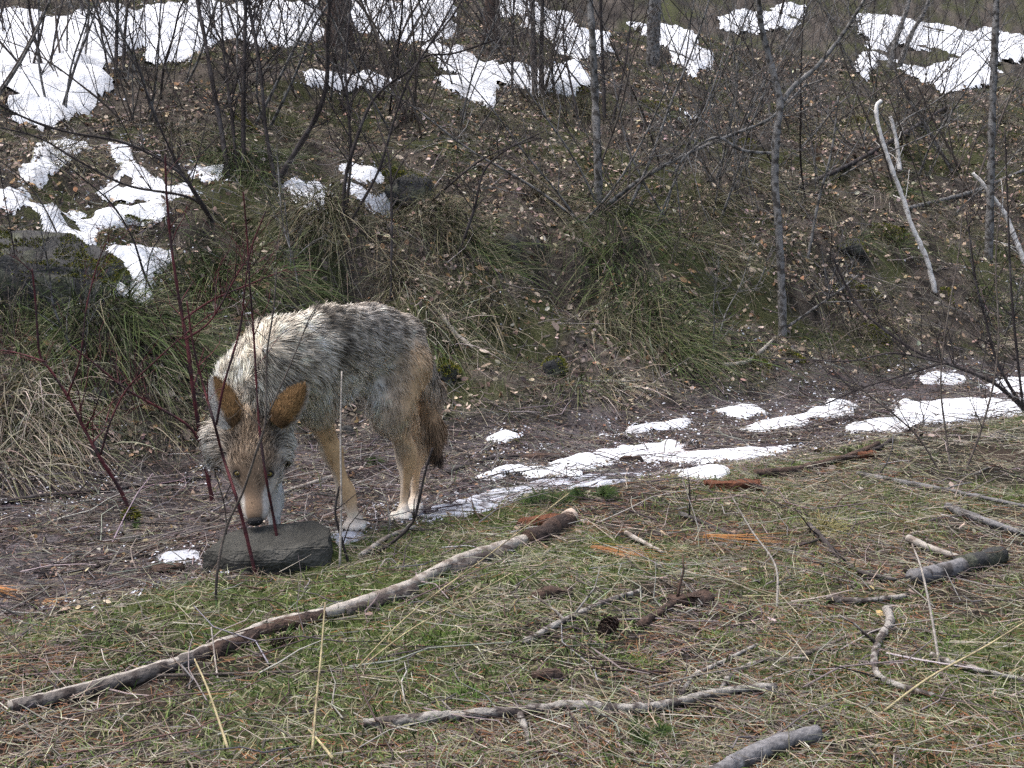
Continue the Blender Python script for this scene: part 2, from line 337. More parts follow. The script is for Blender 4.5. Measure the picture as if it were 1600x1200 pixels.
def snow_at(x, y):
    m = np.full(x.shape, -1.0)
    for poly, (x0, y0, x1, y1) in snow_test:
        s = (x > x0) & (x < x1) & (y > y0) & (y < y1)
        if s.any(): m[s] = np.maximum(m[s], seg_sd(x[s], y[s], poly))
    return m

# ------------------------------------------------------------------ coyote: one body grown as a smooth union of tapered limbs, then furred
def pt(u, v, d): return P(u, v, d)
HIP, SHO = pt(622, 534, 3.64), pt(452, 566, 3.26)
HD = SHO - HIP; HD[2] = 0; HD = HD / np.linalg.norm(HD); LAT = np.array([-HD[1], HD[0], 0.0])     # heading, and the coyote's left
UP = np.array([0, 0, 1.0]); BACK = -HD
# fur styles: (length, lay 0 flat..1 upright, root colour, tip colour, dark-band share)
ST = dict(
    mane=(.030, .34, (.50, .45, .375), (.72, .66, .56), .42), shoulder=(.024, .26, (.50, .43, .34), (.66, .59, .48), .2), saddle=(.022, .24, (.34, .31, .275), (.55, .515, .47), .46),
    lip=(.006, .15, (.56, .48, .39), (.66, .58, .49), .0), rib=(.02, .2, (.39, .35, .31), (.5, .46, .41), .24), belly=(.026, .26, (.74, .71, .66), (.82, .79, .75), .02),
    rump=(.022, .22, (.42, .355, .29), (.6, .53, .45), .36), thigh=(.016, .18, (.58, .40, .235), (.68, .51, .34), .07), leg=(.008, .13, (.62, .41, .22), (.68, .49, .29), .03),
    paw=(.006, .16, (.72, .66, .58), (.8, .75, .68), .0), tail=(.036, .17, (.5, .33, .195), (.46, .31, .19), .12), tailtip=(.036, .17, (.12, .08, .055), (.06, .043, .035), .4),
    crown=(.020, .38, (.2, .135, .085), (.36, .26, .17), .46), brow=(.013, .27, (.2, .15, .11), (.34, .27, .205), .42), muzzle=(.006, .14, (.27, .17, .1), (.36, .24, .15), .26),
    jaw=(.008, .18, (.72, .68, .62), (.8, .77, .72), .0), cheek=(.036, .34, (.50, .45, .38), (.72, .67, .6), .24))
PR = []   # (a, b, ra, rb, style, flow, squash)
def cap(a, b, ra, rb, st, flow, sq=0): PR.append((np.asarray(a, float), np.asarray(b, float), ra, rb, st, np.asarray(flow, float), sq))
DOWN = -UP
# trunk
cap(HIP, pt(574, 530, 3.53), .097, .100, 'rump', BACK * .9 + DOWN * .35, 1)
cap(pt(574, 530, 3.53), pt(515, 542, 3.39), .100, .112, 'saddle', BACK + DOWN * .35, 1)
cap(pt(515, 542, 3.39), SHO, .112, .112, 'shoulder', BACK * .8 + DOWN * .5, 1)
cap(pt(545, 592, 3.46), pt(505, 600, 3.37), .058, .078, 'belly', BACK * .7 + DOWN * .5, 1)
cap(SHO, pt(424, 600, 3.24), .104, .085, 'mane', DOWN * .15 + BACK, 1)
# neck, bowed down to the rock
cap(pt(428, 547, 3.32), pt(394, 598, 3.275), .086, .086, 'mane', UP * .6 + BACK * .55)
cap(pt(394, 598, 3.275), pt(390, 655, 3.225), .086, .066, 'mane', UP * .7 + BACK * .4)
# head
NOSE, EYEC, CROWN = pt(399, 808, 3.062), pt(396, 738, 3.112), pt(393, 660, 3.165)
HF = (NOSE - CROWN) / np.linalg.norm(NOSE - CROWN)                      # crown to nose
HFACE = np.cross(HF, np.cross(np.array([0.04, -1, .18]), HF)); HFACE /= np.linalg.norm(HFACE)   # out of the forehead
HS = np.cross(HF, HFACE); HS *= np.sign(HS[0])                           # towards the viewer's right
cap(pt(391, 664, 3.165), pt(395, 712, 3.135), .058, .051, 'crown', -HF * .9)
cap(pt(396, 712, 3.13), pt(397, 742, 3.108), .042, .033, 'brow', -HF)
cap(pt(397, 742, 3.105), pt(399, 798, 3.072), .030, .0175, 'muzzle', -HF)
cap(pt(399, 798, 3.072), NOSE, .0178, .0145, 'muzzle', -HF)
cap(pt(381, 722, 3.108), pt(374, 728, 3.118), .016, .015, 'brow', -HF)
cap(pt(413, 722, 3.112), pt(420, 728, 3.125), .016, .015, 'brow', -HF)
cap(pt(401, 802, 3.098), pt(399, 752, 3.145), .015, .026, 'jaw', -HF)
cap(pt(374, 742, 3.145), pt(391, 796, 3.10), .020, .011, 'lip', -HF)
cap(pt(419, 742, 3.15), pt(408, 796, 3.105), .017, .010, 'lip', -HF)
cap(pt(360, 688, 3.165), pt(374, 738, 3.15), .036, .024, 'cheek', -HS * .8 - HF * .25 + DOWN * .45)
cap(pt(426, 690, 3.185), pt(420, 738, 3.165), .032, .022, 'cheek', HS * .8 - HF * .25 + DOWN * .45)
cap(pt(340, 672, 3.185), pt(348, 712, 3.18), .028, .026, 'cheek', -HS * .8 + DOWN * .55)
cap(pt(436, 678, 3.2), pt(432, 708, 3.19), .022, .02, 'cheek', HS * .8 + DOWN * .55)
# near foreleg
cap(pt(478, 590, 3.27), pt(494, 636, 3.32), .068, .044, 'shoulder', DOWN + BACK * .3)
cap(pt(494, 640, 3.32), pt(518, 705, 3.37), .042, .028, 'leg', DOWN)
cap(pt(518, 705, 3.37), pt(541, 772, 3.355), .028, .0235, 'leg', DOWN)
cap(pt(541, 772, 3.355), pt(552, 806, 3.335), .0235, .021, 'leg', DOWN)
def paw(c, d, w=.032, st='paw'):
    d = np.asarray(d, float); d = d / np.linalg.norm(d); s = np.cross(UP, d)
    c = np.asarray(c, float)
    cap(c + UP * .026 - d * .014, c + UP * .017 + d * .010, .021, .017, st, d)
    for k, (o, f) in enumerate([(-1, .018), (-.36, .031), (.36, .031), (1, .018)]):
        t = c + s * o * w * .72 + d * f
        cap(t + UP * .019 - d * .014, t + UP * .012 + d * .012, .0130, .0125, st, d)
        CLAWS.append((t + UP * .012 + d * .024, d))
CLAWS = []
paw(PAWS['front_near'], HD * .5 + np.array([.15, -.8, 0]))
# far foreleg, behind muzzle and rock
cap(pt(418, 622, 3.2), pt(424, 690, 3.23), .06, .036, 'mane', DOWN)
cap(pt(424, 690, 3.23), pt(427, 780, 3.2), .034, .024, 'jaw', DOWN)
cap(pt(427, 780, 3.2), pt(430, 836, 3.18), .024, .021, 'jaw', DOWN)
paw(PAWS['front_far'], (-.1, -1, 0))
# near hind leg
cap(pt(634, 575, 3.60), pt(614, 640, 3.535), .084, .056, 'thigh', DOWN + BACK * .4)
cap(pt(585, 610, 3.53), pt(606, 655, 3.52), .045, .04, 'belly', DOWN)
cap(pt(612, 640, 3.53), pt(634, 704, 3.575), .050, .027, 'thigh', DOWN)
cap(pt(634, 704, 3.575), pt(636, 722, 3.585), .027, .024, 'leg', DOWN)
cap(pt(636, 722, 3.585), pt(630, 795, 3.545), .024, .019, 'leg', DOWN)
paw(PAWS['hind_near'], HD * .6 + np.array([.05, -.6, 0]))
# far hind leg
cap(pt(612, 585, 3.70), pt(630, 650, 3.70), .07, .045, 'thigh', DOWN)
cap(pt(630, 650, 3.70), pt(650, 712, 3.745), .042, .025, 'thigh', DOWN)
cap(pt(650, 712, 3.745), pt(647, 784, 3.70), .023, .019, 'leg', DOWN)
paw(PAWS['hind_far'], HD * .6 + np.array([.1, -.6, 0]))
# tail
cap(pt(652, 555, 3.72), pt(672, 610, 3.79), .042, .038, 'rump', DOWN + BACK * .2)
cap(pt(670, 610, 3.79), pt(671, 672, 3.79), .042, .040, 'tail', DOWN)
cap(pt(671, 672, 3.79), pt(684, 712, 3.775), .040, .018, 'tailtip', DOWN)
TRC = (HIP + SHO) / 2; ISPAW = np.array([q[4] == 'paw' for q in PR])
def prims(p):
    out = []
    lat = ((p - TRC) @ LAT)[:, None]; ps = p + LAT * lat * (1 / .84 - 1)
    for a, b, ra, rb, st, fl, sq in PR:
        q = ps if sq else p
        if sq:
            a = a + LAT * ((a - TRC) @ LAT) * (1 / .84 - 1); b = b + LAT * ((b - TRC) @ LAT) * (1 / .84 - 1)
        ab = b - a; t = np.clip(((q - a) @ ab) / (ab @ ab + 1e-12), 0, 1)
        out.append((np.linalg.norm(q - a - t[:, None] * ab, axis=1) - (ra + (rb - ra) * t)) * (.9 if sq else 1))
    return np.array(out)
def body(p, k=.017):
    d = prims(p); f = lambda d, k: d.min(0) - k * np.log(np.exp(-np.clip((d - d.min(0)) / k, 0, 40)).sum(0)) + k * .35
    return f(np.stack([f(d[~ISPAW], k), f(d[ISPAW], .003)]), .006)
VX_ = .0065
lo = np.array([-.86, 2.98, -.03]); hi = np.array([-.12, 3.92, .74]); n = np.ceil((hi - lo) / VX_).astype(int)
# coarse pass keeps only blocks near the surface
gxs = [lo[k] + VX_ * np.arange(n[k]) for k in range(3)]
D = np.full(n, .5)
cs = 6
cc = [np.arange(0, n[k], cs) for k in range(3)]
CX, CY, CZ = np.meshgrid(*cc, indexing='ij'); cp = lo + VX_ * (np.stack([CX, CY, CZ], -1).reshape(-1, 3) + cs / 2)
near = np.abs(body(cp)) < VX_ * cs * 1.15; inside = body(cp) < 0
bl = np.stack([CX, CY, CZ], -1).reshape(-1, 3); off = np.stack(np.meshgrid(*[np.arange(cs)] * 3, indexing='ij'), -1).reshape(-1, 3)
for arr, flag in ((bl[inside & ~near], 0), (bl[near], 1)):
    ids = (arr[:, None] + off[None]).reshape(-1, 3); ids = ids[(ids < n).all(1)]
    if flag:
        for c in range(0, len(ids), 200000):
            s_ = ids[c:c + 200000]; D[s_[:, 0], s_[:, 1], s_[:, 2]] = body(lo + VX_ * s_)
    else: D[ids[:, 0], ids[:, 1], ids[:, 2]] = -.5
def surface_nets(D):
    S = D < 0
    c = np.zeros(np.array(D.shape) - 1, int); corners = [(i, j, k) for i in (0, 1) for j in (0, 1) for k in (0, 1)]
    sl = lambda a, o: a[o[0]:a.shape[0] - 1 + o[0], o[1]:a.shape[1] - 1 + o[1], o[2]:a.shape[2] - 1 + o[2]]
    for o in corners: c += sl(S, o)
    act = (c > 0) & (c < 8); idx = np.argwhere(act); vid = -np.ones(act.shape, int); vid[act] = np.arange(len(idx))
    acc = np.zeros((len(idx), 3)); cnt = np.zeros(len(idx))
    for a in corners:
        for ax in range(3):
            if a[ax]: continue
            b = list(a); b[ax] = 1
            da = D[idx[:, 0] + a[0], idx[:, 1] + a[1], idx[:, 2] + a[2]]; db = D[idx[:, 0] + b[0], idx[:, 1] + b[1], idx[:, 2] + b[2]]
            x = (da < 0) != (db < 0); t = np.where(x, da / np.where(x, da - db, 1), 0)
            pnt = np.array(a, float)[None].repeat(len(idx), 0); pnt[:, ax] += t
            acc[x] += pnt[x]; cnt[x] += 1
    V = idx + acc / np.maximum(cnt, 1)[:, None]; Q = []
    for ax in range(3):
        u, w_ = (ax + 1) % 3, (ax + 2) % 3
        A = np.moveaxis(S, ax, 0); e = np.argwhere(A[:-1] != A[1:]); f = np.zeros((len(e), 3), int)
        f[:, ax] = e[:, 0]; others = [k for k in range(3) if k != ax]; f[:, others[0]] = e[:, 1]; f[:, others[1]] = e[:, 2]
        okk = (f[:, u] > 0) & (f[:, w_] > 0) & (f[:, u] < D.shape[u] - 1) & (f[:, w_] < D.shape[w_] - 1); f = f[okk]
        flip = S[f[:, 0], f[:, 1], f[:, 2]]
        def g(du, dw):
            h = f.copy(); h[:, u] += du; h[:, w_] += dw; return vid[h[:, 0], h[:, 1], h[:, 2]]
        q = np.stack([g(-1, -1), g(0, -1), g(0, 0), g(-1, 0)], 1); q[~flip] = q[~flip][:, ::-1]; Q.append(q)
    Q = np.vstack(Q); return V, Q[(Q >= 0).all(1)]
BV, BF = surface_nets(D); BV = lo + VX_ * BV
def grad(p, e=.003):
    return nrm(np.stack([body(p + np.eye(3)[k] * e) - body(p - np.eye(3)[k] * e) for k in range(3)], 1))
for _ in range(2): BV = BV - grad(BV) * np.clip(body(BV), -.006, .006)[:, None]
def coat(p, nor, seed=0):
    """fur style at points of the body: length, lay, flow, root, tip, dark share"""
    d = prims(p); wt = np.exp(-np.clip(d - d.min(0), 0, .3) / .014); wt /= wt.sum(0)
    names = [q[4] for q in PR]
    A = np.array([ST[s_][:2] + ST[s_][2] + ST[s_][3] + (ST[s_][4],) for s_ in names])
    o = wt.T @ A; fl = wt.T @ np.array([nrm(q[5]) for q in PR])
    ln, lay, root, tip, dark = o[:, 0].copy(), o[:, 1], o[:, 2:5].copy(), o[:, 5:8].copy(), o[:, 8].copy()
    trunk = wt[np.array([s_ in ('saddle', 'rib', 'rump', 'shoulder') for s_ in names])].sum(0)
    legs = wt[np.array([s_ in ('leg', 'thigh') for s_ in names])].sum(0); thighw = wt[np.array([s_ == 'thigh' for s_ in names])].sum(0)
    # belly pale, flanks grey-brown, back dark-tipped
    lowb = trunk * sst(.0, -.75, nor[:, 2]); bel = np.array(ST['belly'][2]); root = mixc(root, bel, lowb[:, None]); tip = mixc(tip, bel * 1.1, lowb[:, None]); dark *= 1 - lowb
    top = trunk * sst(.1, .75, nor[:, 2]); dark = dark + .16 * top
    flank = trunk * sst(.45, .0, nor[:, 2]) * (1 - lowb); root = mixc(root, (.36, .315, .265), (flank * .5)[:, None]); tip = mixc(tip, (.46, .42, .37), (flank * .5)[:, None]); dark *= 1 - .35 * flank
    # dark bar behind the shoulder
    ax = (p - SHO) @ HD; bar = trunk * np.exp(-((ax + .105) / .032) ** 2) * sst(-.04, .06, p[:, 2] - SHO[2] + .03); dark = dark + .5 * bar; root = root * (1 - .5 * bar[:, None]); tip = tip * (1 - .5 * bar[:, None])
    pale = trunk * np.exp(-((ax + .035) / .032) ** 2); root = mixc(root, (.58, .55, .5), (.55 * pale)[:, None]); tip = mixc(tip, (.7, .67, .62), (.55 * pale)[:, None]); dark *= 1 - .5 * pale
    # legs: tan in front/outside, pale inside; thigh tan to the rear, grey ahead
    inn = legs * sst(.1, .75, -(nor @ LAT) * .3 + (nor @ np.array([-1, -.1, 0]))); root = mixc(root, (.72, .64, .54), (inn * .75)[:, None]); tip = mixc(tip, (.78, .71, .62), (inn * .75)[:, None])
    fr = thighw * sst(.25, .9, nor @ HD); root = mixc(root, (.52, .45, .37), (fr * .6)[:, None]); tip = mixc(tip, (.64, .57, .48), (fr * .6)[:, None])
    # muzzle: tan bridge, white lips; dark rim round the eyes
    hp = p - CROWN; hw = wt[np.array([s_ in ('muzzle', 'brow', 'jaw') for s_ in names])].sum(0)
    side = hw * sst(.68, .92, np.abs(nor @ HS)) * sst(.11, .16, hp @ HF); root = mixc(root, (.74, .7, .64), side[:, None]); tip = mixc(tip, (.8, .77, .72), side[:, None])
    for e in EYES:
        k = np.exp(-(np.linalg.norm(p - e, axis=1) / .0155) ** 4); root = mixc(root, (.04, .03, .025), (k * .85)[:, None]); tip = mixc(tip, (.05, .035, .03), (k * .85)[:, None]); ln = ln * (1 - .85 * k)
    kn = np.exp(-(np.linalg.norm(p - (NOSE + HF * .014), axis=1) / .02) ** 4); ln = ln * (1 - .9 * kn); root = mixc(root, (.03, .025, .025), kn[:, None]); tip = mixc(tip, (.03, .025, .025), kn[:, None])
    # patchy, clumped coat
    q = p + np.stack([noise3(p * 20, 11), noise3(p * 20, 12), noise3(p * 20, 13)], 1) * .02; cl = noise3(q * np.array([38, 38, 62]), 3) * .65 + noise3(q * 95, 4) * .35; body_w = sst(.015, .022, ln)
    amp = .44 + .62 * body_w; root = root * (1 - amp / 2 + amp * cl)[:, None]; tip = tip * (1 - amp / 2 + amp * cl)[:, None]; dark = dark * (1 + body_w * (1.6 * (.5 - cl)) * 1.6)
    pal = 1 + .2 * lowb; return ln, lay, fl, np.minimum(root * 1.16 * pal[:, None], .84), np.minimum(tip * 1.16 * pal[:, None], .86), np.clip(dark, 0, .95)
def onskin(g):
    for _ in range(12): g = g - grad(g[None])[0] * body(g[None])[0]
    return g
EYES = [onskin(pt(373.5, 739, 3.085)), onskin(pt(419, 740, 3.095))]
bn = grad(BV); ln, lay, fl, root, tip, dk = coat(BV, bn)
coyote = empty('coyote', tuple(PAWS['hind_near'])); coff = np.array(PAWS['hind_near'])
tag(coyote, 'grizzled tan and grey coyote sniffing a flat rock on the trail', 'coyote')
hide = mesh_obj('body', BV - coff, BF, M['hide'], coyote, mixc(root, np.zeros(3), .08), True)
# fur strands
def fur_on(Vt, Ft, NF, fn, name, seed, parent, origin):
    rg = np.random.default_rng(seed)
    tri = np.vstack([Ft[:, [0, 1, 2]], Ft[:, [0, 2, 3]]]); a, b, c = Vt[tri[:, 0]], Vt[tri[:, 1]], Vt[tri[:, 2]]
    ar = np.linalg.norm(np.cross(b - a, c - a), axis=1); vis = ar * fn['weight']((a + b + c) / 3)
    k = rg.choice(len(tri), NF, p=vis / vis.sum()); r1, r2 = rg.random((2, NF)); m = r1 + r2 > 1; r1[m], r2[m] = 1 - r1[m], 1 - r2[m]
    p = a[k] + (b[k] - a[k]) * r1[:, None] + (c[k] - a[k]) * r2[:, None]
    nor = grad(p); L, lay, fl, root, tip, dark = coat(p, nor)
    p = p - nor * .001
    tang = fl - nor * (fl * nor).sum(1, keepdims=True); tang = nrm(tang + nor * 1e-4)
    cn = np.stack([noise3(p * 42, 7), noise3(p * 42, 8), noise3(p * 42, 9)], 1) - .5
    d0 = nrm(tang * (1 - lay[:, None] * .6) + nor * (lay[:, None] * 1.1) + cn * .9 + rg.normal(size=(NF, 3)) * .13)
    L = L * (.65 + .6 * rg.random(NF)); K = 2; t = np.linspace(0, 1, K + 1)[None, :, None]
    path = p[:, None] + d0[:, None] * L[:, None, None] * t + (tang - nor * .35)[:, None] * (L[:, None, None] * .28) * t ** 2 + DOWN * (L[:, None, None] * .1) * t ** 2
    view = nrm(p - np.array([0, 0, CAMZ])); sidev = nrm(np.cross(d0, nor + rg.normal(size=(NF, 3)) * .6))
    wd = np.clip(L * .035, .0004, .0009) * (.8 + .5 * rg.random(NF)); pr = np.array([1, .9, .12])
    V = np.stack([path - sidev[:, None] * (wd[:, None] * pr)[:, :, None], path + sidev[:, None] * (wd[:, None] * pr)[:, :, None]], 2).reshape(-1, 3)
    bb = (np.arange(NF)[:, None] * (K + 1) + np.arange(K)[None]) * 2; Q = np.stack([bb, bb + 1, bb + 3, bb + 2], -1).reshape(-1, 4)
    isd = rg.random(NF) < dark; v_ = (.82 + .36 * rg.random((NF, 1)))
    C = np.stack([root * v_, np.where(isd[:, None], root * .55, tip * v_), np.where(isd[:, None], (.035, .03, .03), tip * v_ * 1.05)], 1)
    C = np.repeat(C[:, :, None], 2, 2).reshape(-1, 3)
    nn = nrm(nor[:, None] * .9 + d0[:, None] * .25 + rg.normal(size=(NF, 1, 3)) * .22); nn = np.repeat(np.repeat(nn, K + 1, 1), 2, 1).reshape(-1, 3)
    return tag(mesh_obj(name, V - origin, Q, M['fur'], parent, C, True, nn), None, None, None, 'stuff')
fur_on(BV, BF, 148000, dict(weight=lambda c: 1 + .8 * ((c - CROWN) @ HF > -.04) * (np.linalg.norm(c - CROWN, axis=1) < .3)), 'fur', 5, coyote, coff)
# ears: cupped shells, tan backs to the viewer, pale rims
def ear(base, tipp, wide, face, curl, pale_lo, pale_hi):
    nu, nv = 15, 17; ax = tipp - base; Ln = np.linalg.norm(ax); axn = ax / Ln
    wv = wide - axn * (wide @ axn); wv /= np.linalg.norm(wv); f = np.cross(axn, wv); f *= np.sign(f @ face)
    V = []; C = []; W = .034
    for j in range(nv):
        t = j / (nv - 1); hw = W * (math.sin(math.pi * min(1, (t * .80 + .20)) ** 1.02) ** .72 if t < 1 else 0) * (1 - .06 * t)
        for i in range(nu):
            s = i / (nu - 1) * 2 - 1
            q = base + axn * Ln * t + wv * hw * s - f * curl * hw * (s * s) * 1.1 + f * .012 * math.sin(t * math.pi) - f * .01 * t * t
            V.append(q); pl = sst(pale_lo, pale_hi, np.array(s)); edge = sst(.86, 1., abs(s))
            c = mixc((.17, .1, .05), (.46, .27, .12), sst(.02, .3, t)); c = mixc(c, (.32, .19, .09), sst(.6, 1, t) * .5); c = mixc(c, (.82, .78, .72), pl); C.append(mixc(c, (.15, .1, .06), edge * .35 * (1 - pl)))
    V = np.array(V); C = np.array(C); i = (np.arange(nv - 1)[:, None] * nu + np.arange(nu - 1)).ravel()
    F = np.stack([i, i + 1, i + nu + 1, i + nu], 1)
    # thickness: inner face, pale, 3 mm behind
    V2 = V - f * .003; C2 = np.tile((.66, .6, .54), (len(V), 1)); o = len(V)
    rim = np.concatenate([np.arange(nu - 1), np.arange(nv - 1) * nu + nu - 1, ((nv - 1) * nu + np.arange(nu - 1, 0, -1)), np.arange(nv - 1, 0, -1) * nu]); rn = np.roll(rim, -1)
    FF = np.vstack([F, F[:, ::-1] + o, np.stack([rim, rim + o, rn + o, rn], 1)])
    e = mesh_obj('ear', np.vstack([V, V2]) - coff, FF, M['hide'], coyote, np.vstack([C, C2]), True)
    # short ear fur, longer pale fringe on the open edge
    rg = np.random.default_rng(int(base[0] * -1000)); N = 4800
    ri, rj = rg.random(N), rg.random(N) ** .9; fi = ri * (nu - 1); fj = rj * (nv - 1); i0, j0 = np.minimum(fi.astype(int), nu - 2), np.minimum(fj.astype(int), nv - 2); a, b = (fi - i0)[:, None], (fj - j0)[:, None]
    g = lambda A: (A[j0 * nu + i0] * (1 - a) + A[j0 * nu + i0 + 1] * a) * (1 - b) + (A[(j0 + 1) * nu + i0] * (1 - a) + A[(j0 + 1) * nu + i0 + 1] * a) * b
    p, c = g(V), g(C); s = ri * 2 - 1
    d0 = nrm(axn * .8 + f * .28 + wv * (s * .35)[:, None] + rg.normal(size=(N, 3)) * .22); L = .007 + .004 * rg.random(N) + .007 * (np.abs(s) > .85) + .012 * (rj < .25)
    sd_ = nrm(np.cross(d0, f)); wd = .0007; t = np.array([0, .6, 1])[None, :, None]
    path = p[:, None] + d0[:, None] * L[:, None, None] * t
    pr = np.array([1, .8, .1])[None, :, None] * wd
    VV = np.stack([path - sd_[:, None] * pr, path + sd_[:, None] * pr], 2).reshape(-1, 3); bb = (np.arange(N)[:, None] * 3 + np.arange(2)[None]) * 2
    dk = np.where(rg.random((N, 1)) < .34, .38, 1.0); CC = np.repeat(np.repeat((c * dk * (.8 + .4 * rg.random((N, 1))))[:, None], 3, 1)[:, :, None], 2, 2).reshape(-1, 3)
    nn = np.repeat(nrm(f + rg.normal(size=(N, 3)) * .2 + wv * (s * .5)[:, None]), 6, 0)
    tag(mesh_obj('ear_fur', VV - coff, np.stack([bb, bb + 1, bb + 3, bb + 2], -1).reshape(-1, 4), M['fur'], e, CC, True, nn), None, None, None, 'stuff')
CAMV = np.array([.12, -1, .25])
ear(pt(430, 664, 3.118), pt(474, 605, 3.13), np.array([1, .0, -.75]), CAMV, .75, .80, .96)
ear(pt(364, 668, 3.108), pt(334, 594, 3.12), np.array([-1, -.1, -.35]), CAMV, .7, .1, .4)
# eyes, nose, mouth line, claws
def ball(name, c, axes, radii, mat, parent, nu=16, nv=10):
    th_, ph = np.meshgrid(np.linspace(0, 2 * np.pi, nu, endpoint=False), np.linspace(.001, np.pi - .001, nv))
    q = np.stack([np.sin(ph) * np.cos(th_), np.sin(ph) * np.sin(th_), np.cos(ph)], -1).reshape(-1, 3) * np.asarray(radii)
    V = c + q @ np.asarray(axes); i = (np.arange(nv - 1)[:, None] * nu + np.arange(nu)[None]); j = (np.arange(nv - 1)[:, None] * nu + (np.arange(nu) + 1)[None] % nu)
    return mesh_obj(name, V, np.stack([i, j, j + nu, i + nu], -1).reshape(-1, 4), mat, parent, None, True)
for e, sg in zip(EYES, (-1, 1)):
    g = grad(e[None])[0]; look = nrm(g * .45 + HFACE * .6 + np.array([0, -.6, .1])); u1 = nrm(np.cross(look, HF)); u2 = np.cross(look, u1)
    eb = ball('eye', e - g * .003 - coff, (u1, u2, look), (.0088, .0062, .0072), M['eye'], coyote)
    ball('pupil', e - g * .003 + look * .0056 - coff, (u1, u2, look), (.0036, .0036, .0018), M['pupil'], eb, 10, 6)
    lid = [e - g * .001 + u1 * math.cos(a) * .0104 + u2 * math.sin(a) * .0074 + look * .0028 for a in np.linspace(0, 2 * np.pi, 17)]
    V, F, _, _ = tubes([lid], [np.full(17, .0022)], 6); mesh_obj('eyelid', V - coff, F, M['nose'], eb, None, True)
nz = NOSE + HF * .011 + HFACE * .004
nb = ball('nose', nz - coff, (HS, HFACE, HF), (.0205, .016, .0125), M['nose'], coyote)
for sg in (-1, 1): ball('nostril', nz + HS * sg * .0095 + HFACE * .0085 + HF * .006 - coff, (HS, HFACE, HF), (.0042, .0045, .004), M['pupil'], nb, 8, 6)
for c, d in CLAWS:
    p_ = np.array([c - d * .004, c + d * .006, c + d * .013 + DOWN * .005]); V, F, _, _ = tubes([p_], [[.003, .0026, .0008]], 6)
    mesh_obj('claw', V - coff, F, M['nose'], coyote, None, True)

# ------------------------------------------------------------------ stones
def rock_mesh(name, hull, loc, mat, label=None, parent=None, rot=0, amp=.006, cuts=3, bev=.008, seed=0, freq=14):
    bm = bmesh.new(); c, s = math.cos(rot), math.sin(rot)
    for x, y, z in hull: bm.verts.new((x * c - y * s, x * s + y * c, z))
    bmesh.ops.convex_hull(bm, input=bm.verts[:]); bmesh.ops.delete(bm, geom=[v for v in bm.verts if not v.link_faces], context='VERTS')
    bmesh.ops.dissolve_limit(bm, angle_limit=R(6), verts=bm.verts[:], edges=bm.edges[:])
    bmesh.ops.bevel(bm, geom=bm.edges[:], offset=bev, segments=2, affect='EDGES', clamp_overlap=True)
    bmesh.ops.triangulate(bm, faces=bm.faces[:])
    for _ in range(cuts):
        long_ = [e for e in bm.edges if e.calc_length() > .028 * max(1, bev / .008)]
        if long_: bmesh.ops.subdivide_edges(bm, edges=long_, cuts=1, use_grid_fill=True)
        bmesh.ops.triangulate(bm, faces=bm.faces[:])
    bm.normal_update(); vs_ = bm.verts[:]; p = np.array([v.co for v in vs_]); k = (noise3(p * freq + 7, seed) - .5) * 1.4 + (noise3(p * freq * 3 + 3, seed + 1) - .5) * .7 + (noise3(p * freq * 8, seed + 2) - .5) * .3
    for v, a in zip(vs_, k): v.co += v.normal * a * amp * 2
    me = bpy.data.meshes.new(name); bm.to_mesh(me); bm.free(); me.polygons.foreach_set('use_smooth', np.full(len(me.polygons), name != 'flat_rock')); me.materials.append(mat)
    o = bpy.data.objects.new(name, me); COL.objects.link(o); o.location = loc
    if parent is not None: o.parent = parent
    if label: tag(o, label, 'rock')
    return o
rk = rock_mesh('flat_rock', [(-.158, -.045, -.01), (-.075, -.085, -.01), (.03, -.06, -.01), (.15, -.01, -.01), (.155, .075, -.01), (-.11, .10, -.01),
    (-.160, -.045, .045), (-.118, -.03, .066), (-.07, -.088, .03), (-.066, -.072, .052), (.05, -.075, .03), (.08, -.05, .055), (.152, -.005, .045), (.15, .03, .072), (-.11, .085, .064), (-.02, .1, .078), (.1, .095, .088), (.148, .06, .075)],
    (ROCK[0] + .002, ROCK[1] + .07, ROCK[2]), M['rock'], 'flat dark grey rock under the coyote\'s muzzle', amp=.0035, cuts=4, bev=.003, freq=20)
def stone_pts(sx, sy, sz, rg, n=16):
    q = nrm(rg.normal(size=(n, 3))); return [(a * sx, b * sy, (c + .35) * sz) for a, b, c in q]
for u, v, wpx, hpx, lab in [(146, 632, 44, 40, 'dark rounded stone in the pale dead grass on the bank'), (150, 715, 40, 42, 'dark stone at the foot of the bank in straw'), (200, 852, 46, 28, 'small angular stone on the trail with green sprig'), (148, 850, 24, 18, 'little dark pebble beside the small angular stone'),
        (800, 395, 38, 44, 'pale grey stone wedged in the bank hollow'), (838, 392, 30, 30, 'rounded brown stone beside the wedged grey stone'), (640, 310, 90, 50, 'dark moss rimmed stone in the hollow below the thin snow'), (1330, 395, 60, 34, 'moss capped stone in the leaf litter beside the white dead branch'),
        (550, 860, 22, 16, 'small pebble beside the grey rock'), (865, 585, 46, 42, 'mossy stump like stone at the foot of the bank'), (540, 680, 30, 24, 'small dark stone in the dead twigs under the belly'), (700, 600, 40, 44, 'moss topped stone behind the coyote tail')]:
    rg = np.random.default_rng(u); q = at(u, v); s = q[1] / FPX
    rock_mesh('stone', stone_pts(wpx * s / 2, wpx * s * .45, hpx * s * .62, rg), q + np.array([0, .02, -.01]), M['darkrock' if u not in (800, 200) else 'rock'], lab, amp=.004, cuts=2, bev=.01, seed=u)
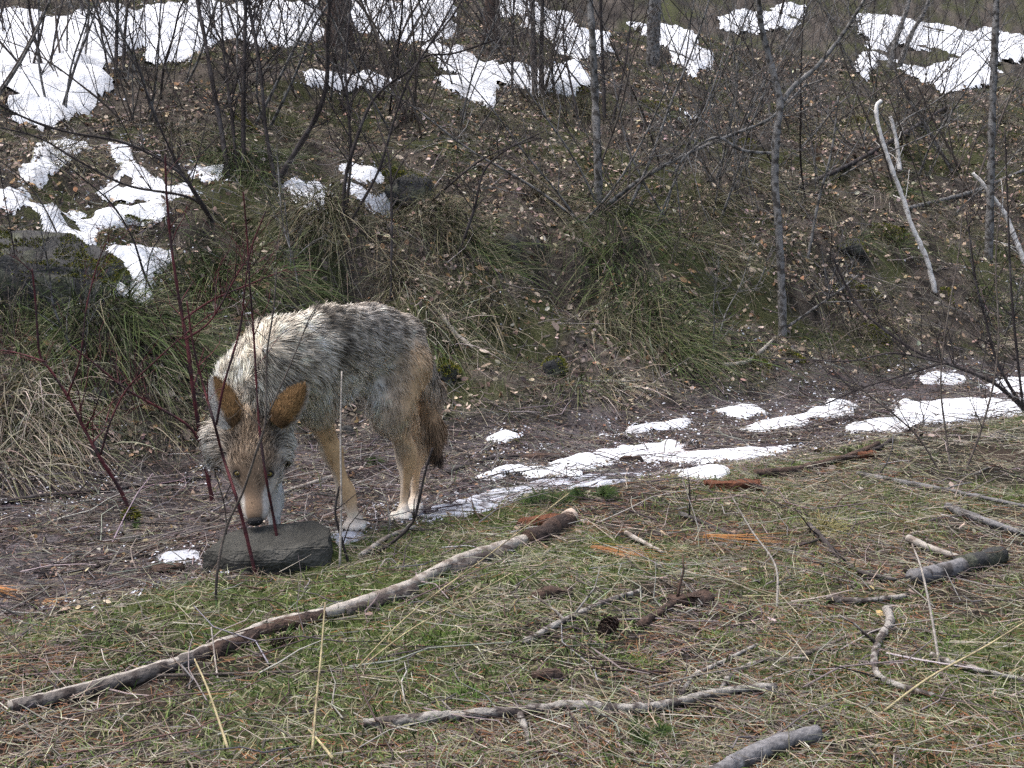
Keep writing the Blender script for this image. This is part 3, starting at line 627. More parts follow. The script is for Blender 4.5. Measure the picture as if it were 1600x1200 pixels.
q = at(70, 445) - np.array([0, 0, .05]); bld = rock_mesh('mossy_boulder', [(-.42, -.1, -.1), (.30, -.12, -.1), (.32, .3, -.05), (-.4, .3, 0), (-.42, -.06, .17), (-.1, -.12, .15), (.08, -.1, .13), (.28, -.08, .09), (-.3, .2, .26), (.1, .2, .24), (.28, .2, .12)], q, M['darkrock'], 'big grey boulder with yellow green moss on the bank', amp=.016, cuts=4, bev=.03, seed=4, freq=6)

# ------------------------------------------------------------------ moss cushions (stuff: nobody could count the shoots)
def moss_cushion(u, v, wpx, hpx, seed, label, parent=None):
    rg = np.random.default_rng(seed); c = at(u, v); s = c[1] / FPX; N = int(np.clip(wpx * hpx * .5, 250, 2200))
    th_ = rg.random(N) * 6.283; r = np.sqrt(rg.random(N)); x = c[0] + np.cos(th_) * r * wpx * s / 2; y = c[1] + np.sin(th_) * r * hpx * s * .8
    b = np.stack([x, y, height(x, y) + (.028 if parent is None else .05) * (1 - r * r)], 1); d = nrm(np.stack([np.cos(th_) * r, np.sin(th_) * r - .3, .7 + 0 * r], 1) + rg.normal(size=(N, 3)) * .35)
    col = pick([(.15, .16, .025), (.11, .13, .025), (.2, .19, .035), (.07, .085, .02)], N, rg)
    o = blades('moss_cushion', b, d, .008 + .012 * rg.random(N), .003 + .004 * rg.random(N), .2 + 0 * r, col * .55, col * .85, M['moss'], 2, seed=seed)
    tag(o, label, 'moss', None, 'stuff')
for k, (u, v, a, b) in enumerate([(215, 355, 50, 14), (110, 640, 40, 18), (160, 655, 44, 30), (285, 82, 50, 18), (700, 580, 40, 24), (760, 40, 50, 20), (1160, 230, 46, 30), (1390, 370, 60, 26), (1330, 195, 46, 36), (1300, 25, 40, 24),
        (630, 285, 70, 16), (1370, 525, 46, 40), (1340, 455, 80, 16), (1240, 560, 44, 16), (870, 575, 34, 26), (205, 810, 24, 24), (1500, 80, 60, 14), (1590, 215, 40, 20), (1480, 465, 20, 24), (1185, 570, 40, 20), (900, 150, 60, 16), (380, 195, 50, 16), (1020, 170, 50, 20)]):
    moss_cushion(u, v, a, b, 300 + k, 'yellow green moss cushion on stones and soil')

def moss_on(o, N, seed, lo=.5, flat=.15):
    """moss shoots growing on the upper faces of a stone, in patches"""
    me = o.data; rg = np.random.default_rng(seed); nv = len(me.vertices); V = np.empty(nv * 3); me.vertices.foreach_get('co', V); V = V.reshape(-1, 3)
    T_ = np.array([p.vertices[:3] for p in me.polygons]); a, b, c = V[T_[:, 0]], V[T_[:, 1]], V[T_[:, 2]]; n = np.cross(b - a, c - a); ar = np.linalg.norm(n, axis=1); n = n / np.maximum(ar, 1e-12)[:, None]
    ctr = (a + b + c) / 3; wt = ar * sst(flat, flat + .4, n[:, 2]) * sst(lo - .06, lo + .04, noise3(ctr * 7, seed) * .6 + noise3(ctr * 22, seed + 1) * .4); k = rg.choice(len(T_), N, p=wt / wt.sum()); r1, r2 = rg.random((2, N)); m = r1 + r2 > 1; r1[m] = 1 - r1[m]; r2[m] = 1 - r2[m]
    p = a[k] + (b[k] - a[k]) * r1[:, None] + (c[k] - a[k]) * r2[:, None]; d = nrm(n[k] + rg.normal(size=(N, 3)) * .5); col = pick([(.17, .175, .03), (.11, .13, .025), (.22, .2, .04), (.06, .075, .02), (.08, .09, .03)], N, rg)
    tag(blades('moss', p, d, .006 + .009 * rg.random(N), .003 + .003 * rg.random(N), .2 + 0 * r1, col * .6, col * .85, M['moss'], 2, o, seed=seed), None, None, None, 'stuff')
moss_on(bld, 8000, 5, .43)
for o in [q for q in bpy.data.objects if q.name.startswith('stone') and 'moss' in q['label']]: moss_on(o, 500, 6, .4)
# ------------------------------------------------------------------ scatter (stuff)
def scatter(N, dmin, dmax, rg, half=25.5, power=1.6):
    """points on the ground in front of the camera and well to either side of the view, thinning with distance"""
    u = rg.random(N); p = 1 - power + 1
    d = (dmin ** p + u * (dmax ** p - dmin ** p)) ** (1 / p); a = (rg.random(N) * 2 - 1) * R(half) * (1 + .25 / d)
    return d * np.tan(a), d
def keep(m, *arr): return [q[m] for q in arr]
PW = np.array([PAWS[k][:2] for k in ('front_near', 'hind_near', 'hind_far')])
def near_coyote(x, y):
    k = ((x - ROCK[0]) / .19) ** 2 + ((y - ROCK[1] - .09) / .12) ** 2 < 1
    for a, b in PW: k = k | ((x - a) ** 2 + (y - b) ** 2 < .05 ** 2)
    return k
bigpatch = lambda x, y: fbm(x * 1.7, y * 1.7, 151, 3) + .5
# short green grass on the verge, in patches
rg = np.random.default_rng(21); x, y = scatter(150000, 1.45, 6.5, rg); A, T, B, s = zones(x, y); g = fbm(x * 3, y * 3, 51, 4) + .5; gp = fbm(x * 7, y * 7, 52, 2) + .5
m = (rg.random(len(x)) < (A * sst(.34, .54, g * .6 + gp * .4) * .95 + .14 * A)) & (snow_at(x, y) < .0) & ~near_coyote(x, y); x, y = keep(m, x, y); N = len(x)
d = nrm(np.stack([rg.normal(size=N) * .7, rg.normal(size=N) * .7, .55 + .5 * rg.random(N)], 1)); c = pick([(.09, .14, .035), (.13, .18, .05), (.06, .1, .03), (.16, .2, .075), (.24, .24, .13), (.34, .31, .21)], N, rg)
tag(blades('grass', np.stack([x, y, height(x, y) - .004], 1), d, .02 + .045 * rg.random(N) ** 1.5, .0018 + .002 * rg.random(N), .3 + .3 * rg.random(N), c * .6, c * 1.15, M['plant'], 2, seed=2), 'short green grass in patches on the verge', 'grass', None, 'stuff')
# dry straw lying every way over the verge, sparser on trail and bank
rg = np.random.default_rng(22); x, y = scatter(90000, 1.4, 9, rg, 25.5, 1.5); A, T, B, s = zones(x, y); sc_ = sst(.4, .62, fbm(x * 2.6, y * 2.6, 155, 3) + .5)
m = (rg.random(len(x)) < (A * (.12 + .34 * sc_ + .3 * sst(.3, 1.6, x)) + .16 * T + .42 * B)) & ((snow_at(x, y) < .0) | (rg.random(len(x)) < .03)) & ~near_coyote(x, y); x, y, A, B = keep(m, x, y, A, B); N = len(x)
hd = rg.random(N) * 6.283; el = np.abs(rg.normal(size=N)) * .14; d = np.stack([np.cos(hd) * np.cos(el), np.sin(hd) * np.cos(el), np.sin(el)], 1); gn = gnormal(x, y); d = nrm(d - gn * ((d * gn).sum(1) - np.sin(el))[:, None])
c = pick([(.32, .29, .2), (.24, .215, .15), (.44, .41, .33), (.16, .138, .1), (.28, .26, .21), (.11, .092, .074)], N, rg); c[B > .5] *= .62
tag(blades('dry_grass', np.stack([x, y, height(x, y) + .004 + .012 * rg.random(N)], 1), d, (.025 + .12 * rg.random(N) ** 2.4) * (1 + .15 * y), .0009 + .0011 * rg.random(N), .35 * rg.normal(size=N), c, c * .9, M['plant'], 2, fall=nrm(np.stack([-np.sin(hd), np.cos(hd), -.12 + 0 * hd], 1)), seed=3), 'dry straw lying across the ground', 'straw', None, 'stuff')
# brown pine needles and bark crumbs
rg = np.random.default_rng(23); x, y = scatter(90000, 1.4, 8, rg, 25.5, 1.7); A, T, B, s = zones(x, y); bp = bigpatch(x, y)
m = (rg.random(len(x)) < (A * (.2 + .8 * sst(.45, .62, bp)) + .9 * T + .25 * B)) & ((snow_at(x, y) < .0) | (rg.random(len(x)) < .02)) & ~near_coyote(x, y); x, y, A, T = keep(m, x, y, A, T); N = len(x)
hd = rg.random(N) * 6.283; d = nrm(np.stack([np.cos(hd), np.sin(hd), .1 * rg.normal(size=N)], 1)); c = pick([(.17, .09, .055), (.13, .08, .06), (.24, .12, .06), (.09, .07, .064), (.19, .16, .15), (.26, .23, .19)], N, rg); c = np.where((T > .5)[:, None], pick([(.11, .085, .085), (.16, .13, .13), (.07, .052, .05), (.22, .19, .19), (.16, .09, .06)], N, rg), c)
tag(blades('pine_needles', np.stack([x, y, height(x, y) + .002 + .006 * rg.random(N)], 1), d, .03 + .05 * rg.random(N), .0014 + .0012 * rg.random(N), .05 * rg.random(N), c, c, M['plant'], 1, seed=4), 'brown fallen pine needles on trail and verge', 'needles', None, 'stuff')
# dead leaves: thick on the bank
LEAFC = [(.24, .185, .14), (.17, .13, .105), (.34, .27, .21), (.1, .08, .068), (.22, .175, .15), (.25, .16, .09), (.44, .37, .3), (.07, .058, .05)]
rg = np.random.default_rng(24); x, y = scatter(105000, 2.5, 16, rg, 25, 1.35); A, T, B, s = zones(x, y); g = fbm(x * 1.6, y * 1.6, 161, 3) + .5
m = (rg.random(len(x)) < (B * (.25 + .75 * sst(.38, .6, g)) + .5 * T + .012 * A)) & ((snow_at(x, y) < .01) | (rg.random(len(x)) < .04)) & ~near_coyote(x, y); x, y, T = keep(m, x, y, T); N = len(x)
nn = nrm(gnormal(x, y) + rg.normal(size=(N, 3)) * .5); sz = (.007 + .013 * rg.random(N)) * np.where(T > .5, .6, 1) * (.55 + .07 * y)
tag(flakes('leaf_litter', np.stack([x, y, height(x, y) + .004 + .012 * rg.random(N)], 1), nn, sz, .45 + .35 * rg.random(N), pick(LEAFC, N, rg, .3) * np.where(T > .5, .8, 1.3)[:, None], M['leaf'], seed=5), 'brown dead leaf litter over the bank', 'leaves', None, 'stuff')
# fine twigs
def twig_paths(x, y, L, rg, rise=.12, wob=.12, K=5, flat=None):
    N = len(x); hd = rg.random(N) * 6.283 if flat is None else flat; t = np.linspace(-.5, .5, K)
    px = x[:, None] + np.cos(hd)[:, None] * L[:, None] * t; py = y[:, None] + np.sin(hd)[:, None] * L[:, None] * t
    px = px + (wob * L)[:, None] * rg.normal(size=(N, K)) * .35; py = py + (wob * L)[:, None] * rg.normal(size=(N, K)) * .35
    z = height(px.ravel(), py.ravel()).reshape(N, K) * .6 + height(x, y)[:, None] * .4 + .006 + (rise * L * np.abs(rg.normal(size=N)))[:, None] * (t + .5)
    return np.stack([px, py, np.maximum(z, height(px.ravel(), py.ravel()).reshape(N, K))], 2)
rg = np.random.default_rng(25); x, y = scatter(14000, 1.4, 14, rg, 25, 1.3); A, T, B, s = zones(x, y); m = (rg.random(len(x)) < .2 * A + .9 * T + .6 * B + .4 * np.exp(-(s / .45) ** 2)) & ~near_coyote(x, y); x, y = keep(m, x, y); N = len(x)
L = (.07 + .22 * rg.random(N) ** 1.5) * (1 + .04 * y); r0 = (.0011 + .0017 * rg.random(N)); pth = twig_paths(x, y, L, rg, .16, .2, 4); V, F, pi, ki = tubes(pth, r0[:, None] * np.linspace(1, .45, 4)[None], 3, False)
c = pick([(.14, .12, .115), (.08, .066, .064), (.22, .2, .19), (.34, .31, .29), (.1, .07, .06)], N, rg); tag(mesh_obj('fallen_twigs', V, F, M['plant'], None, c[pi]), 'fine fallen twigs strewn over trail and bank', 'twigs', None, 'stuff')
# frost crystals on the shaded trail
rg = np.random.default_rng(26); x, y = scatter(60000, 2.4, 13, rg, 25, 1.4); A, T, B, s = zones(x, y); g = fbm(x * 3.2, y * 3.2, 171, 3) + .5; nearsn = snow_at(x, y)
m = (rg.random(len(x)) < .8 * B * sst(-.09 - .01 * y, 0, nearsn) + T * (.9 * sst(.44, .6, g) + .9 * sst(-.12, 0, nearsn)) + .35 * B * sst(.62, .7, g) * (s < 1.2)) & (nearsn < 0.0) & ~near_coyote(x, y); x, y = keep(m, x, y); N = len(x)
tag(flakes('frost', np.stack([x, y, height(x, y) + .006 + .008 * rg.random(N)], 1), nrm(gnormal(x, y) + rg.normal(size=(N, 3)) * .3), (.003 + .006 * rg.random(N) ** 2) * np.clip(y / 5, .8, 2.2), .3 + .5 * rg.random(N), np.tile((.66, .69, .76), (N, 1)), M['leaf'], seed=6), 'thin frost and snow crumbs on the trail', 'frost', None, 'stuff')
# bank undergrowth: thin grey-olive grass everywhere on the slope
rg = np.random.default_rng(27); x, y = scatter(110000, 3.2, 17, rg, 25, 1.3); A, T, B, s = zones(x, y); g = fbm(x * 2.2, y * 2.2, 181, 3) + .5
m = (rg.random(len(x)) < B * (.25 + .75 * sst(.4, .58, g)) + .22 * T * sst(.45, .6, g)) & (snow_at(x, y) < -.005); x, y = keep(m, x, y); N = len(x)
gn = gnormal(x, y, .1); dwn = np.stack([gn[:, 0], gn[:, 1], 0 * x], 1); d = nrm(gn * .45 + dwn * .7 + rg.normal(size=(N, 3)) * .6)
c = pick([(.15, .138, .085), (.085, .105, .04), (.2, .178, .128), (.1, .085, .062), (.07, .092, .03), (.28, .255, .195)], N, rg)
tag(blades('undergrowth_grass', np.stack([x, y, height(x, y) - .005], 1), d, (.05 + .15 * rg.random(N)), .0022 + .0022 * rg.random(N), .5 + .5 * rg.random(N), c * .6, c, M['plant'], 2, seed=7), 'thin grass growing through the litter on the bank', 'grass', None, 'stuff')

# ------------------------------------------------------------------ tussocks: each clump a thing
LAND = [('the crooked forked sapling', 1222, 430), ('the straight lichened sapling', 934, 250), ('the slender pale sapling', 1548, 330), ('the twin dark stems', 840, 140), ('the broad dark trunk', 530, 66), ('the mossy forked trunk', 768, 60), ('the dark many-stemmed shrub', 385, 262), ('the mossy boulder', 70, 440), ('the longest white dead branch', 1450, 400), ('the large snowfield', 120, 150),
        ('the forked snow patch', 1480, 110), ('the tilted snow wedge', 1080, 90), ('the dark hollow in the bank', 890, 440), ('the hollow with the mossy stone', 625, 310), ('the hourglass snow patch', 210, 440), ('the dull red shrub', 320, 770), ('the coyote tail', 700, 650), ('the widest trail snow', 1480, 640), ('the wavy snow band', 150, 345), ('the tongue of snow', 800, 130), ('the narrow high snow patch', 1190, 40), ('the bleached straw clumps', 60, 650)]
LPOS = at_many([q[1:] for q in LAND])
def beside(p):
    k = int(np.argmin(np.linalg.norm(LPOS[:, :2] - np.asarray(p)[:2], axis=1))); return LAND[k][0]
TUS = [(505, 318, 1.1, 0), (555, 335, .9, 0), (470, 335, .8, 0), (655, 335, .9, 0), (705, 345, 1., 0), (175, 478, .9, 1), (225, 500, .9, 1), (130, 510, .7, 1), (60, 590, .7, 2), (30, 640, .8, 2), (95, 670, .6, 2), (300, 445, .9, 1), (350, 430, .8, 1),
       (930, 175, 1., 0), (885, 165, 1., 0), (985, 350, 1., 1), (955, 390, 1., 1), (1010, 460, 1., 1), (1050, 520, 1.1, 1), (970, 500, .8, 0), (1100, 385, .9, 0), (1090, 310, .8, 0), (1180, 290, 1., 0), (1255, 200, 1., 0), (1350, 180, 1.1, 0), (1440, 170, 1.2, 0), (1490, 175, 1.1, 1), (1550, 190, 1., 0), (1590, 230, 1., 0),
       (740, 390, .9, 1), (760, 470, .7, 0), (840, 160, .9, 0), (780, 190, .7, 0), (1410, 300, .8, 1), (560, 220, .7, 0), (380, 260, .9, 1), (420, 245, .7, 1), (280, 215, .7, 0), (90, 240, .7, 0), (1120, 180, .8, 0), (620, 440, .7, 0), (420, 420, .8, 1), (1300, 320, .7, 0), (1500, 360, .7, 0), (250, 640, .6, 0), (20, 500, .8, 1), (860, 320, .8, 0), (20, 720, .6, 2)]
rg = np.random.default_rng(41)
for k in range(58): TUS.append((rg.random() * 1640 - 20, 140 + 470 * rg.random(), .45 + .4 * rg.random(), int(rg.choice([0, 0, 1, 1, 2]))))
TC = [[(.19, .172, .11), (.105, .115, .055), (.29, .26, .185), (.1, .085, .06)], [(.07, .105, .033), (.11, .145, .05), (.045, .07, .025), (.2, .19, .12)], [(.36, .32, .25), (.26, .22, .16), (.44, .4, .33), (.16, .16, .09)]]
TL = ['olive and straw grass clump drooping down the bank beside ', 'dark green grass clump drooping down the bank beside ', 'bleached straw grass clump on the bank beside ']
tg = at_many([q[:2] for q in TUS]); zz = zones(tg[:, 0], tg[:, 1]); tsn = snow_at(tg[:, 0], tg[:, 1])
for k, (u, v, s_, kind) in enumerate(TUS):
    c = tg[k]
    if k < 48: s_ = s_ * 1.3
    if k > 47 and (zz[2][k] < .6 or tsn[k] > -.1 or c[1] > 12): continue
    rg = np.random.default_rng(500 + k); N = int((300 if k < 48 else 200) * s_); x = c[0] + rg.normal(size=N) * .085 * s_; y = c[1] + rg.normal(size=N) * .07 * s_
    gn = gnormal(np.array([c[0]]), np.array([c[1]]), .25)[0]; dwn = nrm(np.array([gn[0] * .8 + rg.normal() * .3, -abs(gn[1]) - .12, 0]))
    rad = np.stack([x - c[0], y - c[1], 0 * x], 1) / (.09 * s_)
    d = nrm(rad * .35 + dwn * .45 + np.array([0, 0, .6]) + rg.normal(size=(N, 3)) * .38); L = (.08 + .27 * rg.random(N) ** 1.1) * (.35 + .65 * s_); cc = pick(TC[kind], N, rg, .3)
    fl_ = nrm(nrm(dwn[None] + rg.normal(size=(N, 3)) * np.array([.6, .4, 0])) * .5 + np.array([0, 0, -1]))
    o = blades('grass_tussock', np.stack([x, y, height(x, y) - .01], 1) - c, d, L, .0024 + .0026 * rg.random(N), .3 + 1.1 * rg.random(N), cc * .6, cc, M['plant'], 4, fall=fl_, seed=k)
    o.location = c; tag(o, TL[kind] + beside(c), 'grass tussock', ['straw clumps on the bank', 'green clumps on the bank', 'bleached clumps on the bank'][kind], 'thing')

# ------------------------------------------------------------------ larger dead leaves, told apart one by one, lie on the ground as its parts
rg = np.random.default_rng(31); lm = []
for k in range(8):
    o = flakes('leaf', np.zeros((1, 3)), np.array([[0, 0, 1.0]]), np.array([1.0]), np.array([.45 + .05 * k]), np.array([LEAFC[k % 7]]) * 1.15, M['leaf'], ground, .35, k); lm.append(o.data); bpy.data.objects.remove(o)
cand = at_many(np.stack([rg.random(700) * 1600, 180 + rg.random(700) * 560], 1)); A, T, B, s = zones(cand[:, 0], cand[:, 1]); cand = cand[(B > .6) & (cand[:, 1] < 9) & (snow_at(cand[:, 0], cand[:, 1]) < -.02)][:240]
for q in cand:
    o = bpy.data.objects.new('leaf', lm[rg.integers(8)]); COL.objects.link(o); o.parent = ground; sz = .016 + .014 * rg.random(); g = Vector(gnormal(np.array([q[0]]), np.array([q[1]]))[0] + rg.normal(size=3) * .25)
    o.location = (q[0], q[1], q[2] + .016); o.rotation_mode = 'QUATERNION'; o.rotation_quaternion = g.to_track_quat('Z', 'Y') @ Vector((0, 0, 1)).rotation_difference(Vector((0, 0, 1))); o.rotation_quaternion.rotate(Vector((0, 0, 1)).rotation_difference(Vector((0, 0, 1)))); o.scale = (sz, sz, sz)

# ------------------------------------------------------------------ bare shrubs and saplings
def trace(px, wpx, lean=0., d0=None, wob=.02, rg=None, taper=.45, base=True):
    """photo pixels, foot first -> a stem in space standing on the ground at its foot"""
    px = [tuple(map(float, q)) for q in px]
    b = at(*px[0]) if d0 is None else P(*px[0], d0)
    n = len(px); pts = []
    for k, (u, v) in enumerate(px):
        f = k / max(1, n - 1); pts.append(P(u, v, b[1] + lean * f + (wob * rg.normal() if (rg is not None and 0 < k) else 0)))
    if base and d0 is None: pts[0] = b - np.array([0, 0, .02])
    r = wpx * b[1] / FPX / 2; return resample(pts, np.linspace(r, r * taper, n), 8 * (n - 1) + 1)
def side_twigs(path, rad, n, Lr, rg, t0=.2, spread=.8, up=.25, K=4):
    """side shoots off a stem: slightly zigzag, rising"""
    out, rr_ = [], []; nk = len(path)
    for t in np.sort(t0 + (1 - t0) * rg.random(n)):
        k = min(nk - 2, int(t * (nk - 1))); tg = nrm(path[k + 1] - path[k]); a = rg.normal(size=3); a = nrm(a - tg * (a @ tg))
        d = nrm(tg * (1 - spread * .5) + a * spread + np.array([0, 0, up])); L = Lr * (.45 + .9 * rg.random()) * (1.15 - .5 * t); q = [path[k]]
        for j in range(K - 1):
            d = nrm(d + rg.normal(size=3) * .22 + np.array([0, 0, .05])); q.append(q[-1] + d * L / (K - 1))
        r = min(rad[k] * .6, .0042) * (.6 + .5 * rg.random()); out.append(q); rr_.append(np.linspace(r, max(r * .35, .0007), K))
    return out, rr_
def wobbly(V, p, r, sides, k=.22, f=1.):
    """bark relief: push ring vertices in and out"""
    R_ = np.repeat(r, sides)[:, None]; c = np.repeat(p, sides, 0); d = V - c; s_ = 1 / max(float(np.mean(r)), .002)
    return c + d * (1 + k * (noise3(V * s_ * .55 * f, 5) + .6 * noise3(V * s_ * 1.6 * f, 6) - .8))[:, None]
def build_shrub(name, label, stems, mat, group, rg, n1=10, n2=4, L1=.35, L2=.14, cat='shrub', t0=.2, spread=.8, part='stem'):
    o0 = stems[0][0][0]; e = empty(name, tuple(o0)); tag(e, label, cat, group)
    for p, r in stems:
        V, F, _, _ = tubes([p], [r * (1 + .08 * rg.normal(size=len(r)))], 5); mesh_obj(part, V - o0, F, mat, e, None, True)
    P1, R1 = [], []
    for p, r in stems:
        a, b = side_twigs(p, r, n1, L1, rg, t0, spread); P1 += a; R1 += b
        for q, w_ in zip(a, b):
            c, d = side_twigs(np.array(q), w_, rg.integers(max(1, n2 - 2), n2 + 2), L2, rg, .15, .8, .1); P1 += c; R1 += d
    if P1:
        V, F, _, _ = tubes(P1, R1, 3, False); tag(mesh_obj('twigs', V - o0, F, mat, e, None, False), None, None, None, 'stuff')
    return e
rg = np.random.default_rng(77)
S = lambda px, w_, lean=0., d0=None, taper=.45: trace(px, w_, lean, d0, .015, rg, taper)
# the red shrub the coyote sniffs through
st = [S([(402, 899), (380, 817), (367, 770), (348, 712), (334, 659), (317, 600), (302, 540), (292, 470)], 6.5, .12), S([(442, 886), (428, 812), (417, 754), (407, 685), (402, 624), (396, 517), (390, 440), (386, 370), (380, 300)], 5.5, .1)]
j = st[0][0][24]; st.append(trace([(338, 664), (350, 601), (375, 513), (383, 448), (392, 390), (415, 330)], 4.5, .05, j[1], .01, rg))
build_shrub('red_stemmed_shrub', 'thin red stemmed shrub rising in front of the coyote\'s face', st, M['twig_red'], None, rg, 5, 2, .16, .07, t0=.45)
st = [S([(336, 936), (340, 890), (354, 823), (379, 770), (402, 701), (415, 655), (417, 555), (427, 486), (432, 420)], 5.5, .05), S([(352, 880), (353, 808), (342, 758), (330, 720)], 3, .0)]
j = st[0][0][40]; st.append(trace([(415, 655), (452, 574), (482, 501), (500, 470)], 3, .03, j[1], .01, rg))
build_shrub('brown_stemmed_shrub', 'thin brown forked stem crossing the coyote\'s muzzle', st, M['twig_brown'], None, rg, 4, 2, .14, .07, t0=.5)
st = [S([(334, 786), (318, 713), (303, 620), (293, 540), (283, 487), (273, 423), (266, 370), (260, 300), (258, 240)], 7.5, .15)]
d_ = st[0][0][14][1]; st += [trace([(312, 690), (287, 660), (200, 610), (150, 570), (110, 540)], 5, -.1, d_, .02, rg), trace([(285, 500), (330, 470), (400, 440), (450, 420)], 4, .1, d_, .02, rg), trace([(290, 530), (330, 500), (370, 430), (395, 390)], 4, .05, d_, .02, rg)]
build_shrub('red_stemmed_shrub', 'thick stemmed dull red shrub beside the coyote\'s neck', st, M['twig_red'], None, rg, 9, 3, .25, .1, t0=.3)
st = [S([(208, 806), (190, 770), (157, 717), (133, 673), (110, 627), (80, 580), (63, 557), (58, 513), (55, 467), (50, 420)], 6.5, .1)]
d_ = st[0][0][16][1]; st += [trace([(157, 710), (173, 657), (197, 610), (233, 573), (280, 530), (330, 490)], 4, .1, d_, .02, rg), trace([(105, 620), (125, 560), (135, 480), (150, 420), (165, 380)], 3.5, .1, d_, .02, rg), trace([(70, 565), (20, 550), (-30, 545)], 3.5, .1, d_, .02, rg)]
build_shrub('brown_stemmed_shrub', 'leaning dark red shrub on the bank foot away from the coyote', st, M['twig_red'], None, rg, 10, 3, .25, .1, t0=.3)
# dark multi-stemmed shrub on the shelf
st = [S([(357, 276), (345, 200), (330, 120), (320, 60), (308, 0), (298, -80), (290, -160)], 9, .5), S([(380, 266), (380, 180), (382, 80), (384, 0), (386, -120)], 9, .4), S([(430, 282), (415, 200), (408, 120), (398, 60), (388, 0), (380, -100)], 7, .3), S([(425, 290), (460, 240), (495, 180), (510, 130), (512, 60), (515, 0), (520, -100)], 10, .1), S([(370, 268), (362, 180), (350, 90), (345, 0), (340, -60)], 6, .6)]
build_shrub('bare_shrub', 'dark many-stemmed bare shrub growing from a tussock above the coyote', st, M['twig_dark'], None, rg, 18, 6, .5, .22)
st = [S([(180, 122), (182, 60), (184, 0), (186, -80)], 7, .2), S([(192, 114), (195, 50), (200, 0), (204, -80)], 6, .2), S([(172, 122), (160, 60), (150, 0)], 4, .2)]
build_shrub('bare_shrub', 'slim dark bare shrub at the edge of the large snowfield', st, M['twig_dark'], None, rg, 14, 5, .4, .2)
d_ = at(320, 330)[1]; st = [S([(335, 345), (318, 322), (280, 270), (200, 225), (100, 205), (30, 180), (-40, 140)], 6, -.4), S([(338, 346), (300, 310), (200, 290), (120, 250), (60, 215), (-20, 195)], 5, -.5), S([(335, 348), (290, 280), (250, 200), (220, 120), (200, 40)], 4.5, -.3)]
build_shrub('bare_shrub', 'low dark shrub with long branches arching over the snow patches', st, M['twig_dark'], None, rg, 16, 5, .35, .18)
st = [S([(535, 352), (540, 277), (557, 217), (575, 170), (597, 140), (640, 110), (667, 87), (710, 83), (780, 60)], 6.5, .3), S([(540, 330), (548, 250), (545, 180), (540, 100), (548, 0), (550, -60)], 5.5, .3), S([(545, 345), (590, 270), (615, 190), (640, 120), (690, 40), (720, -20)], 5, .2)]
build_shrub('bare_shrub', 'dark shrub arching up from the big drooping tussock', st, M['twig_dark'], None, rg, 18, 6, .4, .2)
st = [S([(836, 158), (834, 80), (832, 0), (830, -100)], 11, .3), S([(847, 156), (846, 80), (848, 0), (850, -100)], 9, .3), S([(800, 150), (801, 60), (803, 0), (804, -80)], 5, .3), S([(868, 152), (862, 90), (875, 30), (890, -30)], 5, .3)]
build_shrub('bare_shrub', 'twin dark upright stems at the tongue of snow', st, M['twig_dark'], None, rg, 16, 6, .45, .2)
st = [S([(936, 318), (934, 240), (930, 150), (926, 60), (922, 0), (918, -120), (915, -240)], 15, .2, None, .5), S([(940, 322), (997, 283), (1060, 247), (1145, 210), (1195, 190), (1225, 166), (1260, 130)], 8, .3)]
build_shrub('lichened_sapling', 'straight grey lichened sapling with a low diagonal branch on the bank', st, M['twig_grey'], None, rg, 14, 6, .5, .2, 'tree', .3, .8, 'trunk')
st = [S([(945, 192), (942, 100), (938, 0), (936, -80)], 7, .2), S([(955, 195), (975, 110), (985, 40), (995, -40)], 5, .3), S([(905, 190), (890, 120), (880, 60), (885, 0)], 4.5, .3)]
build_shrub('bare_shrub', 'dark shrub close behind the straight lichened sapling', st, M['twig_dark'], None, rg, 16, 6, .4, .2)
st = [S([(712, 402), (740, 330), (755, 270), (790, 235), (850, 205)], 5, .1), S([(610, 470), (612, 330), (608, 250), (590, 190), (575, 120)], 4.5, .3), S([(655, 330), (690, 300), (760, 245), (845, 215)], 4.5, .1)]
build_shrub('bare_shrub', 'sparse thin shrub on the leafy bank above the coyote\'s back', st, M['twig_dark'], None, rg, 14, 5, .35, .18)
st = [S([(1224, 526), (1222, 450), (1216, 340), (1211, 280), (1215, 200), (1219, 160), (1205, 100), (1190, 40), (1182, -40), (1176, -140)], 15, .2, None, .55)]
d_ = st[0][0][40][1]; st += [trace([(1219, 165), (1240, 135), (1275, 105), (1312, 60), (1350, 0), (1380, -60)], 9, .2, d_, .02, rg), trace([(1224, 515), (1260, 490), (1310, 455), (1340, 430)], 5, .1, st[0][0][0][1], .02, rg), trace([(1213, 240), (1160, 235), (1120, 215), (1075, 240), (1050, 275)], 6, -.2, d_, .02, rg)]
build_shrub('lichened_sapling', 'crooked forked grey sapling standing at the foot of the bank', st, M['twig_grey'], None, rg, 14, 6, .5, .2, 'tree', .35, .8, 'trunk')
st = [S([(1545, 408), (1548, 300), (1550, 200), (1555, 60), (1557, 0), (1560, -140)], 14, .2, None, .6)]
build_shrub('lichened_sapling', 'slender pale grey sapling beside the leaning white dead branch', st, M['twig_grey'], None, rg, 20, 6, .5, .2, 'tree', .3, .8, 'trunk')
st = [S([(1387, 112), (1401, 61), (1418, 10), (1430, -60)], 11, .2), S([(1402, 110), (1424, 54), (1448, 10), (1465, -50)], 10, .2), S([(1490, 268), (1448, 199), (1418, 152), (1397, 105), (1380, 60)], 6, .2)]
build_shrub('bare_shrub', 'grey twin stems leaning apart above the white dead branches', st, M['twig_grey'], None, rg, 16, 6, .45, .2)
st = [S([(1262, 402), (1279, 314), (1293, 263), (1303, 213), (1310, 150)], 5.5, .1)]
build_shrub('bare_shrub', 'single pale slanting shoot beside the crooked sapling', st, M['twig_grey'], None, rg, 8, 3, .25, .12)
